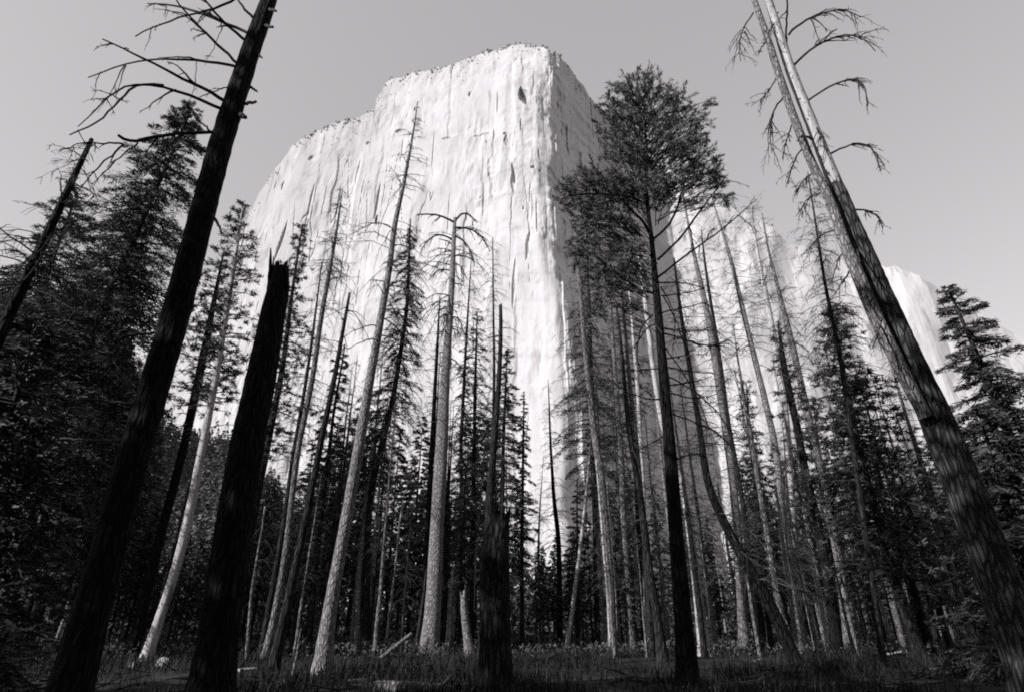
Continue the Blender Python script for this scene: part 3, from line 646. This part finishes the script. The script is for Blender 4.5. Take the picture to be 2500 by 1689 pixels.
tree("pale_column", "thick pale lit column trunk, second left of the cedar's neighbours", 50, 'mid', [(1444, 1090, 9), (1452, 1231, 14), (1459, 1362, 18), (1468, 1500, 21), (1471, 1572, 24)], "dead tree", sides=14, jag=.3)
tree("slim_pale_pole", "slim pale pole close against the dark lower trunk of the drooping snag", 43, 'pale', [(1455, 1120, 3), (1465, 1231, 5), (1474, 1344, 6), (1484, 1456, 6), (1490, 1575, 7)], "dead tree", sides=8)
tree("mottled_trunk", "mottled half lit trunk midway between the drooping snag and the cedar", 47, 'grey', [(1489, 720, 3), (1493, 779, 8), (1497, 837, 9), (1506, 970, 12), (1516, 1100, 15), (1521, 1269, 19), (1529, 1381, 21), (1533, 1456, 22), (1541, 1575, 27)], "dead tree", sides=14, n=46,
     tw=dict(y=(730, 1150), n=40, L=2.0, droop=.5, sub=5, r=.015))
tree("dark_footed_snag", "grey snag with a black foot just left of the cedar trunk", 34, 'dark', [(1504, 735, 4), (1514, 817, 7), (1524, 932, 11), (1533, 1028, 13), (1546, 1110, 14), (1568, 1250, 16), (1581, 1362, 18), (1600, 1475, 21), (1618, 1606, 28)], "dead tree", sides=14, n=46,
     tw=dict(y=(740, 1180), n=30, L=2.2, droop=.4, sub=4, r=.015))
tree("speckled_pole", "slender speckled pale trunk behind the black footed snag", 46, 'pale', [(1530, 680, 2), (1541, 741, 5), (1545, 817, 7), (1556, 932, 9), (1564, 1070, 10), (1570, 1175, 10), (1576, 1400, 12), (1581, 1578, 15)], "dead tree", sides=10,
     tw=dict(y=(690, 1050), n=30, L=1.8, droop=.4, sub=4, r=.014))
tree("white_barkless_tree", "bright white barkless trunk crossing behind the cedar trunk", 40, 'pale', [(1558, 620, 3), (1568, 684, 7), (1577, 749, 11), (1585, 817, 13), (1594, 894, 13), (1606, 970, 12), (1615, 1040, 13), (1662, 1119, 14)][:7] + [(1640, 1090, 14), (1669, 1194, 15), (1683, 1287, 17), (1698, 1400, 20), (1707, 1475, 24), (1719, 1574, 30)], "dead tree", sides=16, n=60,
     tw=dict(y=(640, 900), n=16, L=1.8, droop=.4, sub=3, r=.015))
tree("bowed_snag", "dark bowed tree bending right at its foot, long wiry branches", 30, 'shadeblack', [(1645, 630, 3), (1652, 688, 6), (1669, 810, 10), (1686, 913, 12), (1709, 1047, 14), (1722, 1150, 18), (1734, 1200, 20), (1756, 1250, 21), (1784, 1306, 23), (1811, 1355, 26), (1834, 1400, 28), (1860, 1437, 29), (1890, 1494, 30), (1913, 1543, 30), (1938, 1605, 32)], "dead tree", sides=16, n=60,
     tw=[dict(y=(640, 1100), n=80, L=2.2, droop=.35, sub=6, r=.014, taper=.3), dict(y=(1060, 1420), n=60, L=3.6, droop=.45, sub=6, r=.016, bias=.45, up=.35, taper=.2)])
tree("broad_pale_trunk", "broad pale trunk fading against the cliff, right of the cedar", 52, 'mid', [(1662, 440, 2), (1675, 520, 5), (1690, 600, 8), (1709, 688, 12), (1722, 740, 15), (1732, 793, 16), (1746, 880, 18), (1760, 968, 18), (1774, 1060, 19), (1790, 1175, 20), (1800, 1300, 20), (1817, 1565, 26)], "dead tree", sides=14, n=50,
     tw=dict(y=(450, 900), n=60, L=2.6, droop=.4, sub=6, r=.02, taper=.4))
tree("wiry_thin_snag", "thin wiry dead tree running down the broad pale trunk's right edge", 42, 'dark', [(1712, 560, 2), (1718, 621, 5), (1727, 688, 7), (1748, 817, 9), (1760, 891, 10), (1781, 1055, 10), (1800, 1140, 11), (1819, 1269, 12), (1850, 1570, 16)], "dead tree", sides=10,
     tw=dict(y=(570, 1150), n=110, L=2.4, droop=.35, sub=6, r=.013, taper=.4))
tree("peeling_snag", "peeling snag with light and dark bands, third trunk right of the cedar", 44, 'mid', [(1738, 480, 2), (1750, 523, 4), (1768, 581, 7), (1788, 645, 9), (1804, 720, 11), (1820, 782, 12), (1848, 898, 13), (1866, 968, 14), (1886, 1055, 15), (1898, 1110, 15), (1909, 1287, 16), (1925, 1400, 17), (1950, 1570, 22)], "dead tree", sides=12, n=50,
     tw=dict(y=(490, 900), n=80, L=2.6, droop=.45, sub=7, r=.016, taper=.3))
tree("forked_tip_snag", "slender lit trunk with a forked twiggy tip beside the bowed snag", 33, 'grey', [(1790, 790, 2), (1799, 863, 4), (1807, 915, 6), (1816, 968, 8), (1835, 1073, 11), (1854, 1194, 12), (1868, 1269, 13), (1879, 1344, 14), (1894, 1430, 15), (1904, 1490, 16), (1928, 1562, 18)], "dead tree", sides=12, n=46,
     tw=dict(y=(795, 1100), n=40, L=2.0, droop=.1, sub=5, r=.014, up=.5))
tree("pale_twin_snag", "pale faint trunk with upturned fork, left one of two against the far ridge", 48, 'pale', [(1832, 470, 2), (1842, 581, 6), (1857, 657, 9), (1870, 716, 11), (1879, 775, 14), (1891, 830, 15), (1918, 1000, 17), (1950, 1570, 24)], "dead tree", sides=12,
     tw=dict(y=(480, 820), n=70, L=2.9, droop=.3, sub=6, r=.016, up=.3, taper=.4))
tree("two_tone_snag", "two toned trunk, pale top and dark base, right one against the far ridge", 46, 'grey', [(1860, 520, 2), (1880, 635, 6), (1900, 702, 9), (1914, 765, 12), (1927, 810, 14), (1953, 926, 15), (1984, 1055, 16), (2004, 1156, 17), (2029, 1269, 18), (2048, 1362, 19), (2073, 1578, 24)], "dead tree", sides=12, n=46,
     tw=dict(y=(530, 930), n=60, L=2.6, droop=.4, sub=6, r=.016, taper=.3))
tree("narrow_dark_fir", "dark living fir with a stout black trunk among the right hand snags", 38, 'shadeblack', [(1900, 792, 3), (1911, 873, 14), (1921, 933, 17), (1946, 1038, 18), (1960, 1125, 19), (1984, 1231, 21), (1999, 1287, 22), (2029, 1456, 24), (2042, 1575, 30)], sides=14,
     cr=dict(y=(790, 1280), hw=74, n=90, dens=48, leaf=(.26, .055), clump=True, droop=.3, shape=.5, low=.5, frm=.25))
tree("spreading_fir", "bushy living fir left of the forked leaning tree's trunk", 35, 'dark', [(2032, 752, 3), (2058, 898, 8), (2075, 968, 10), (2089, 1055, 12), (2110, 1146, 14), (2143, 1258, 17), (2172, 1378, 20), (2240, 1580, 28)], sides=12,
     cr=dict(y=(748, 1420), hw=180, n=280, dens=48, gap=.2, leaf=(.27, .06), clump=True, droop=.3, up=.15, shape=.62, low=.7, frm=.2))
tree("right_edge_fir", "dense dark fir at the far right edge before the far ridge", 27, 'dark', [(2316, 705, 3), (2400, 900, 14), (2500, 1150, 22), (2660, 1600, 34)], sides=12,
     cr=dict(y=(700, 1450), hw=175, n=260, dens=58, leaf=(.30, .06), droop=.35, up=.1, shape=.6, low=.8, minr=.06))
tree("shadowed_fir", "wide shadowed fir low at right between the forked tree and the right edge", 22, 'dark', [(2390, 1010, 3), (2450, 1200, 14), (2560, 1600, 30)], sides=10,
     cr=dict(y=(1000, 1640), hw=230, n=170, dens=50, leaf=(.30, .065), droop=.4, shape=.6, low=.9))
tree("black_trunk_fir", "black trunk with dark foliage behind the spreading fir", 40, 'shadeblack', [(2120, 1060, 3), (2155, 1216, 17), (2202, 1348, 20), (2265, 1580, 28)], sides=12,
     cr=dict(y=(1040, 1500), hw=110, n=120, dens=46, leaf=(.27, .06), droop=.35, shape=.5, low=.8))
tree("twig_curtain_snag", "dead tree with a dense curtain of twigs just left of the forked tree", 30, 'dark', [(1972, 420, 2), (1999, 596, 6), (2015, 704, 8), (2050, 860, 10), (2150, 1570, 16)], "dead tree", sides=8,
     tw=dict(y=(430, 900), n=130, L=2.2, droop=.65, sub=8, r=.012, taper=.35))
tree("stub_pole", "thin pale stub pole with curled twigs, right of the broken snag's base", 34, 'grey', [(647, 1235, 4), (640, 1290, 5), (615, 1437, 7), (604, 1575, 9)], "dead tree", sides=8, jag=.1,
     tw=dict(y=(1260, 1500), n=24, L=1.8, droop=1.0, sub=3, r=.012, bias=.7, up=.4))
tree("half_lit_trunk", "narrow half lit trunk close left of the feathery dead fir", 46, 'mid', [(907, 1160, 5), (900, 1230, 9), (885, 1325, 11), (877, 1400, 12), (872, 1565, 14)], "dead tree", sides=10)
tree("young_dark_fir", "young dark fir between the bare stub snag and the tallest slender tree", 44, 'dark', [(842, 846, 2), (832, 905, 5), (815, 1000, 7), (780, 1300, 11), (755, 1565, 14)], sides=8,
     cr=dict(y=(842, 1330), hw=78, n=120, dens=44, leaf=(.30, .07), droop=.3, shape=.7, low=.7))
tree("thread_trunk", "threadlike lit trunk deep between the slender tree and arched limb tree", 58, 'pale', [(985, 1220, 3), (975, 1280, 5), (966, 1381, 6), (954, 1475, 6), (944, 1560, 7)], "dead tree", sides=8)
tree("propped_stick", "pale stick leaning at the foot of the arched limb tree", 44, 'pale', [(1040, 1390, 3), (1033, 1456, 5), (1017, 1560, 6)], "dead tree", sides=7)
tree("narrow_fir", "narrow pointed fir on the left bank of the bright gap", 52, 'dark', [(1279, 962, 2), (1277, 1100, 6), (1274, 1362, 9), (1274, 1560, 12)], sides=8,
     cr=dict(y=(958, 1420), hw=46, n=120, dens=44, leaf=(.30, .07), droop=.35, shape=.8, low=.8))
tree("round_shouldered_fir", "dense fir whose right edge slopes down to the bright gap", 46, 'dark', [(1238, 860, 2), (1230, 1050, 8), (1215, 1560, 16)], sides=8,
     cr=dict(y=(855, 1400), hw=92, n=210, dens=46, leaf=(.30, .065), droop=.45, shape=.8, low=.8, m='fol'))
tree("grey_needled_fir", "grey needled thinning fir beneath the arched limb tree's right side", 50, 'dark', [(1165, 760, 2), (1160, 950, 8), (1150, 1565, 15)], sides=8,
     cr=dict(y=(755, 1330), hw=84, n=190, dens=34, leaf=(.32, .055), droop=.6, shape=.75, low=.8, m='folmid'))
tree("small_gap_fir", "small pointed fir on the right bank of the bright gap", 58, 'dark', [(1409, 1172, 2), (1409, 1300, 5), (1410, 1560, 8)], sides=8,
     cr=dict(y=(1170, 1460), hw=48, n=90, dens=44, leaf=(.32, .08), droop=.35, shape=.8, low=.8))
tree("sun_grey_fir", "sunlit grey fir below the cedar's left boughs", 50, 'dark', [(1432, 560, 2), (1440, 800, 9), (1450, 1100, 14), (1462, 1565, 20)], sides=10,
     tw=dict(y=(600, 1150), n=90, L=3.2, droop=.6, sub=6, r=.018, taper=.5), cr=dict(y=(560, 1210), hw=100, n=210, dens=38, leaf=(.32, .055), droop=.55, shape=.55, low=.8, m='folmid'))  # grey needles: sunshine on them is put into the colour
tree("thin_grey_fir", "thin grey fir between the mottled trunk and the cedar", 54, 'dark', [(1510, 610, 2), (1530, 850, 8), (1550, 1100, 12), (1575, 1565, 18)], sides=10,
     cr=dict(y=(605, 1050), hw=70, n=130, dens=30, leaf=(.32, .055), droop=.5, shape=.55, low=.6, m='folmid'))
tree("low_dark_fir", "short dark fir behind the forked tip snag", 46, 'dark', [(1822, 934, 2), (1830, 1050, 7), (1850, 1250, 11), (1880, 1565, 16)], sides=8,
     cr=dict(y=(930, 1420), hw=62, n=120, dens=44, leaf=(.28, .06), clump=True, droop=.3, shape=.55, low=.7))
tree("ragged_fir", "ragged fir filling between the two toned snag and the spreading fir", 48, 'dark', [(1985, 980, 2), (2000, 1100, 7), (2050, 1565, 18)], sides=8,
     cr=dict(y=(975, 1450), hw=84, n=150, dens=40, leaf=(.28, .06), clump=True, droop=.3, shape=.5, low=.8))
tree("pale_right_stump", "pale broken stump in the dark wood below the ragged fir", 42, 'pale', [(1976, 1332, 7), (1986, 1390, 10), (2002, 1460, 12), (2020, 1575, 14)], "stump", sides=10, jag=.5)
tree("lit_bent_pole", "slender bent pole catching light, right of the pale broken stump", 36, 'grey', [(2038, 1395, 4), (2050, 1440, 7), (2066, 1516, 8), (2084, 1585, 10)], "dead tree", sides=8)

# ------------------------------------------------------------------ copied trees deeper in the forest
def proto(h, Rm, bk, seed, live=True):
    T = np.stack([np.cumsum(rng.normal(0, .02, 24)), np.cumsum(rng.normal(0, .02, 24)), np.linspace(-.3, h, 24), np.linspace(.24 * h / 22, .02, 24)], -1)
    r = empty("conifer" if live else "bare_pole", (0, 0, 0), "-", "tree" if live else "dead tree")
    bark(T, 8, .03).build("trunk", bk, r)
    if live: crown(T, h * .22, h * 1.0, Rm, n=130, dens=30, leaf=(.5, .13), droop=.4, shape=.75, low=.6).build("crown", 'fol', r)
    else:
        t_ = twigs(T, 110, h * .3, h * .98, 2.2, r=.015, droop=.55, sub=5, taper=.5); core(t_, T); t_.build("dead_branches", 'twig', r)
    return r
def clone(r, loc, rz, s, label, group):
    c = r.copy(); COL.objects.link(c)
    c.location = loc; c.rotation_euler = (0, 0, rz); c.scale = (s, s, s)
    c["label"] = label; c["group"] = group
    for ch in r.children:
        k = ch.copy(); COL.objects.link(k); k.parent = c
    return c
P_live = [proto(24, 3.4, 'dark', k) for k in range(4)]
P_dead = [proto(22, 0, b, k, False) for k, b in enumerate(('dark', 'mid', 'grey', 'dark'))]
used = set()
def put(r, loc, rz, s, label, group):
    if r.name not in used:
        used.add(r.name); r.location = loc; r.rotation_euler = (0, 0, rz); r.scale = (s, s, s); r["label"] = label; r["group"] = group; return r
    return clone(r, loc, rz, s, label, group)
# treeline of the wood behind: photo column -> highest row its tops may reach
TLX = [-300, 200, 420, 560, 700, 800, 950, 1100, 1200, 1290, 1310, 1400, 1425, 1500, 1600, 1680, 1760, 1850, 2000, 2200, 2500, 2900]
TLY = [560, 700, 1290, 1290, 1060, 1000, 960, 980, 1000, 1180, 1300, 1300, 1190, 1130, 1120, 1200, 1230, 1090, 1060, 1080, 1000, 960]
def project(x, y, z):
    v = np.array([x, y, z - EYE]); dz = v[1] * math.cos(TILT) + v[2] * math.sin(TILT); up = -v[1] * math.sin(TILT) + v[2] * math.cos(TILT)
    return CX + F * v[0] / dz, CY - F * up / dz
cnt = 0
for k in range(900):
    Y = rng.uniform(60, 170) if k % 5 < 2 else rng.uniform(47, 80)
    x = rng.uniform(-1.0, 1.0) * Y
    px_, py_ = project(x, Y, 12)
    if not (-250 < px_ < 2750): continue
    ty = np.interp(px_, TLX, TLY) + abs(rng.normal(0, 70))
    h = zpx(ty, Y)
    if h < 3.5: continue
    if h > 36: h = rng.uniform(27, 36) * (1.15 if px_ < 300 else 1)
    live = (k % 10 < 7) if px_ < 1380 else (k % 10 < 4)
    r = (P_live if live else P_dead)[int(rng.integers(4))]
    put(r, (x, Y, float(gz(x, Y))), rng.uniform(0, 6.3), h / (24 if live else 22), "dim conifer in the crowded background wood beneath the cliff" if live else "thin bare pole among the crowded background wood beneath the cliff",
        "background conifers" if live else "background bare poles")
    cnt += 1
    if cnt > 330: break
for k in range(70):
    px_ = rng.uniform(640, 1290) if k % 3 == 0 else rng.uniform(1395, 2180)
    Y = rng.uniform(36, 62); x = (px_ - CX) / F * Y * 1.1
    h = zpx(rng.uniform(820, 1250), Y) * rng.uniform(.85, 1.1)
    if 1230 < px_ < 1290: h *= .6
    r = P_dead[int(rng.integers(4))]
    put(r, (x, Y, float(gz(x, Y))), rng.uniform(0, 6.3), h / 22, "thin bare pole among the crowded background wood beneath the cliff", "background bare poles")
# a thicket that closes the far end of the wood near the ground
mb = MB()
n = 26000
yy = rng.uniform(62, 160, n); xx = rng.uniform(-1.15, 1.15, n) * yy
hh = rng.random(n) ** 1.6 * (2.5 + 3.0 * (fbm(xx / 6, yy / 6, 77, 2) + .5))
mb.leaves(np.stack([xx, yy, gz(xx, yy) + hh], -1), rng.standard_normal((n, 3)), rng.uniform(.4, .9, n), rng.uniform(.15, .35, n))
n = 60000
yy = rng.uniform(95, 175, n); xx = rng.uniform(-1.15, 1.15, n) * yy
hh = rng.random(n) ** 1.2 * (3 + 13 * np.clip(fbm(xx / 9, yy / 9, 78, 3) + .5, .2, 1))
mb.leaves(np.stack([xx, yy, gz(xx, yy) + hh], -1), rng.standard_normal((n, 3)), rng.uniform(.8, 1.8, n), rng.uniform(.3, .7, n))
tag(mb.build("undergrowth", 'fol'), "dark tangled undergrowth among the background trunks", "undergrowth", kind='stuff')

# trees standing behind the photographer, whose shade lies over the foreground
SH = [(x_, y_) for x_, y_ in [(-8, 1), (-12, 0), (-15, -7), (-9, -6), (-18, 3), (-30, 2), (-22, -2), (-27, 3), (-17, -12), (-12, -12), (-5, -10), (-5, -4), (-3, -16), (-20, -8), (6, -5), (12, -3), (17, 0), (3, -9), (10, -10), (22, 3), (18, -8), (28, 8), (-2, -8), (25, -4)] + [(-60 + 120 * ((k * .618) % 1), -18 - 26 * ((k * .377) % 1)) for k in range(34)] + [(34, 10), (38, 16), (33, -6), (42, 2), (46, 22)]]
def in_frame(x, y, h, rad):              # would a tree standing here reach into the picture?
    for t_ in np.linspace(.2, 1, 9):
        for a_ in np.linspace(0, 6.28, 13):
            r_ = rad * min(1, (1 - t_) * 1.25 + .12)
            xx_, yy_, zz_ = x + r_ * math.cos(a_), y + r_ * math.sin(a_), h * t_
            dz = yy_ * math.cos(TILT) + (zz_ - EYE) * math.sin(TILT)
            if dz > .2:
                u_, v_ = project(xx_, yy_, zz_)
                if -40 < u_ < 2540 and -40 < v_ < 1740: return True
    return False
for (x, y) in SH:
    gs = rng.uniform(1.35, 1.6)
    n_ = 0
    while in_frame(x, y, 24.5 * gs, 4.3 * gs) and n_ < 14: x, y, n_ = x + (.9 if x > 0 else -.9), y - .6, n_ + 1
    if n_ == 14: continue
    clone(P_live[int(rng.integers(4))], (x, y, float(gz(x, y))), rng.uniform(0, 6.3), gs, "dense conifer of the grove behind the photographer", "grove behind the photographer")

# ------------------------------------------------------------------ forested slope at left, far
ha = np.linspace(R(-52), R(-18), 90)
HL = [(180, 760), (260, 860), (340, 930), (400, 1040), (480, 1062), (566, 1092), (640, 1180), (760, 1330)]
hz, he = [], []
for p in HL:
    d = ray(*p); hz.append(math.atan2(d[0], d[1])); he.append(math.atan2(d[2], math.hypot(d[0], d[1])))
hE = np.interp(ha, hz, he)
nr = 50; tt = np.linspace(0, 1, nr)[:, None]
rad = 190 + 260 * tt
zz = (tt ** .8) * ((450) * np.tan(hE))[None] + fbm(ha[None] * 40 + tt * 3, tt * 12 + ha[None] * 5, 91, 4) * 26 * tt
V = np.stack([rad * np.sin(ha)[None], rad * np.cos(ha)[None], zz - 1.0], -1)
bk = V[-1:].copy() * np.array([1.25, 1.25, .4])
V = np.concatenate([V, bk])
na = len(ha); ii = np.arange(nr)[:, None] * na + np.arange(na - 1)[None]
mb = MB(); mb.add(V.reshape(-1, 3), np.stack([ii, ii + 1, ii + na + 1, ii + na], -1).reshape(-1, 4))
ho = np.array([-180, 260, 0.])
tag(mb.build("hillside", 'hill', origin=ho), kind='structure')
mb = MB()
for k in range(1500):
    i, j = int(rng.integers(2, nr)), int(rng.integers(1, na - 1)); p = V[i, j] + rng.normal(0, 2.5, 3) * [1, 1, 0]
    h = rng.uniform(7, 15); n = 80; s = rng.random(n); w_ = h * .24 * (1 - s) + .3
    ph = rng.uniform(0, 6.3, n)
    mb.leaves(p + np.stack([np.cos(ph) * w_, np.sin(ph) * w_, s * h], -1), np.stack([np.cos(ph), np.sin(ph), -.3 + 0 * ph], -1), h * .10, h * .06)
tag(mb.build("distant_wood", 'folmid', origin=ho), "far wooded slope at left whose crowns merge into one mass", "woodland", kind='stuff')

# ------------------------------------------------------------------ grass and low plants
mb = MB()
n = 150000
yy = 5 + 75 * rng.random(n) ** 1.5; xx = rng.uniform(-1.05, 1.05, n) * (yy + 3)
den = fbm(xx / 3.2, yy / 3.2, 101, 3) + .5
kp = rng.random(n) < np.clip(den * 2.6 - .75, .05, 1); xx, yy, den = xx[kp], yy[kp], den[kp]; n = len(xx)
hh = rng.uniform(.1, .55, n) * (.3 + den * 1.3) * np.clip(yy / 22, .55, 1.15)
d = np.stack([rng.normal(0, .35, n), rng.normal(0, .35, n), np.ones(n)], -1)
mb.leaves(np.stack([xx, yy, gz(xx, yy) + hh * .45], -1), d, hh, np.clip(.012 + yy * .0009, .015, .06))
m_ = 60000
yy = 36 + 34 * rng.random(m_); xx = rng.uniform(-.9, .9, m_) * yy
de = fbm(xx / 2.4, yy / 2.4, 131, 2) + .5; kp = rng.random(m_) < np.clip(de * 3.4 - 1.55, 0, 1); xx, yy = xx[kp], yy[kp]; m_ = len(xx)
mbp = MB()
mbp.leaves(np.stack([xx, yy, gz(xx, yy) + rng.uniform(.1, .75, m_)], -1), rng.standard_normal((m_, 3)) + [0, 0, .6], rng.uniform(.12, .3, m_), rng.uniform(.05, .1, m_))
tag(mbp.build("low_plants", 'litgrass'), "low plants coloured pale for a sunlit band at the edge of the wood", "plants", kind='stuff')
for _ in range(900):                                 # fallen twigs and bark litter
    yy = rng.uniform(13, 60); xx = rng.uniform(-.95, .95) * yy; a = rng.uniform(0, 6.3); L = rng.uniform(.3, 1.6)
    p = np.array([xx, yy, float(gz(xx, yy)) + rng.uniform(.03, .18)]); d = np.array([math.cos(a), math.sin(a), rng.normal(.05, .16)])
    mb.tube(p + d * L * np.linspace(0, 1, 4)[:, None] + rng.normal(0, .03, (4, 3)), np.linspace(.028, .01, 4), 4, cap=False)
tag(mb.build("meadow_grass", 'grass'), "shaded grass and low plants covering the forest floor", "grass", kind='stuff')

# ------------------------------------------------------------------ logs, rocks and sticks
def log(name, label, pts, wd, Y0, Y1, m, cat="log", jag=.1, stub=True, lift=0.):
    n = 18
    (x0, y0), (x1, y1) = pts
    p0, m0 = at(x0, y0, Y0); p1, m1 = at(x1, y1, Y1)
    r = wd * (m0 + m1) * .25
    p0[2] = float(gz(p0[0], p0[1])) + r * .75; p1[2] = float(gz(p1[0], p1[1])) + r * .75 + lift
    P = p0 + (p1 - p0) * np.linspace(0, 1, n)[:, None]; P[1:-1] += rng.normal(0, r * .07, (n - 2, 3))
    o = P[n // 2].copy(); o[2] -= r
    mb = MB(); mb.tube(P[::-1], r * np.linspace(.8, 1.05, n), 16, True, .05, jag)
    b = mb.build(name, m, None, o); tag(b, label, cat)
    if stub:
        mb = MB(); q = P[int(n * .8)]
        twig(mb, q, np.array([.6, -.3, .7]), r * 2.6, r * .28, .2, .2, 2); mb.build("branch_stub", 'twigpale', b, o)
    return b
log("fallen_log", "thick fallen log with a broken branch, nearest the camera left of the charred stump", [(925, 1662), (1120, 1684)], 32, 19.5, 18.2, 'grey')
log("short_log", "short pale log lying in grass under the tallest slender tree", [(858, 1628), (900, 1626)], 9, 23, 23.5, 'pale', stub=False)
log("tilted_log", "weathered log tilting up to the right beside the arched limb tree's foot", [(930, 1590), (1004, 1556)], 11, 36, 37, 'grey', lift=1.2)
log("pale_log", "pale log lying right of the broken snag's base", [(590, 1602), (630, 1601)], 9, 28, 28.4, 'pale', stub=False)
log("bleached_log", "bleached log at the foot of the tree with the bowed trunk", [(1836, 1586), (1858, 1582)], 7, 33, 34, 'pale', stub=False)
log("dark_log", "dark rotten log lying in shade at lower right", [(1740, 1662), (1860, 1632)], 24, 18.5, 21.5, 'brown')
log("fallen_pole", "thin fallen pole lying lit in the dark wood at right", [(2140, 1510), (2196, 1556)], 6, 40, 34, 'pale', stub=False, lift=.4)
def stick(name, label, a, b, wd, Y, m, cat="stick"):
    p0, mm = at(*b, Y); p1, _ = at(*a, Y + .6); p0[2] = float(gz(p0[0], Y)) - .05
    mb = MB(); n = 9; P = p0 + (p1 - p0) * np.linspace(0, 1, n)[:, None] + rng.normal(0, .02, (n, 3))
    mb.tube(P, wd * mm * .5 * np.linspace(1.1, .6, n), 7, True, .1)
    twig(mb, P[5], np.array([.6, 0, .6]), .5, .012, .2, .2, 1)
    return tag(mb.build(name, m, None, p0), label, cat)
stick("slanting_stick", "dark stick slanting left out of the grass in front of the bright gap", (1343, 1558), (1368, 1600), 8, 30, 'shadeblack')
stick("upright_stick", "pale tipped upright stick between the two trunks left of the slender tree", (735, 1535), (722, 1600), 6, 26, 'grey')
stick("leaning_twig", "forked dark twig standing left of the arched limb tree's foot", (1012, 1556), (1020, 1604), 6, 30, 'shadeblack')
stick("curved_stick", "short dark stick in the grass before the mottled trunk", (1506, 1565), (1497, 1594), 5, 32, 'shadeblack')
def rock(name, label, x, y, wd, hd, Y):
    c, m = at(x, y, Y); c[2] = float(gz(c[0], Y))
    mb = MB(); u = np.linspace(0, np.pi, 12); v = np.linspace(0, 2 * np.pi, 18, endpoint=False)
    U, W = np.meshgrid(u, v, indexing='ij')
    rr = 1 + .22 * np.sin(3 * W + rng.uniform(0, 6)) * np.sin(U) + .14 * np.cos(5 * U + 2 * W) + rng.normal(0, .05, U.shape)
    rr[0] = rr[0].mean(); rr[-1] = rr[-1].mean()
    P = np.stack([wd * m * .5 * rr * np.sin(U) * np.cos(W), wd * m * .5 * rr * np.sin(U) * np.sin(W), hd * m * rr * np.cos(U)], -1) + c + [0, 0, hd * m * .35]
    ii = np.arange(11)[:, None] * 18 + np.arange(18)[None]; jj = np.arange(11)[:, None] * 18 + (np.arange(18)[None] + 1) % 18
    mb.add(P.reshape(-1, 3), np.stack([ii, ii + 18, jj + 18, jj], -1).reshape(-1, 4))
    return tag(mb.build(name, 'stone', None, c, smooth=False), label, "rock")
rock("boulder", "white sunlit boulder at the foot of the sunlit pine", 402, 1592, 26, 14, 31)
rock("boulder", "small grey rounded rock in shaded grass below the bare stub snag", 690, 1634, 18, 10, 22)
rock("boulder", "small pale rock at the lower left edge of the lit ground", 331, 1598, 14, 10, 30)
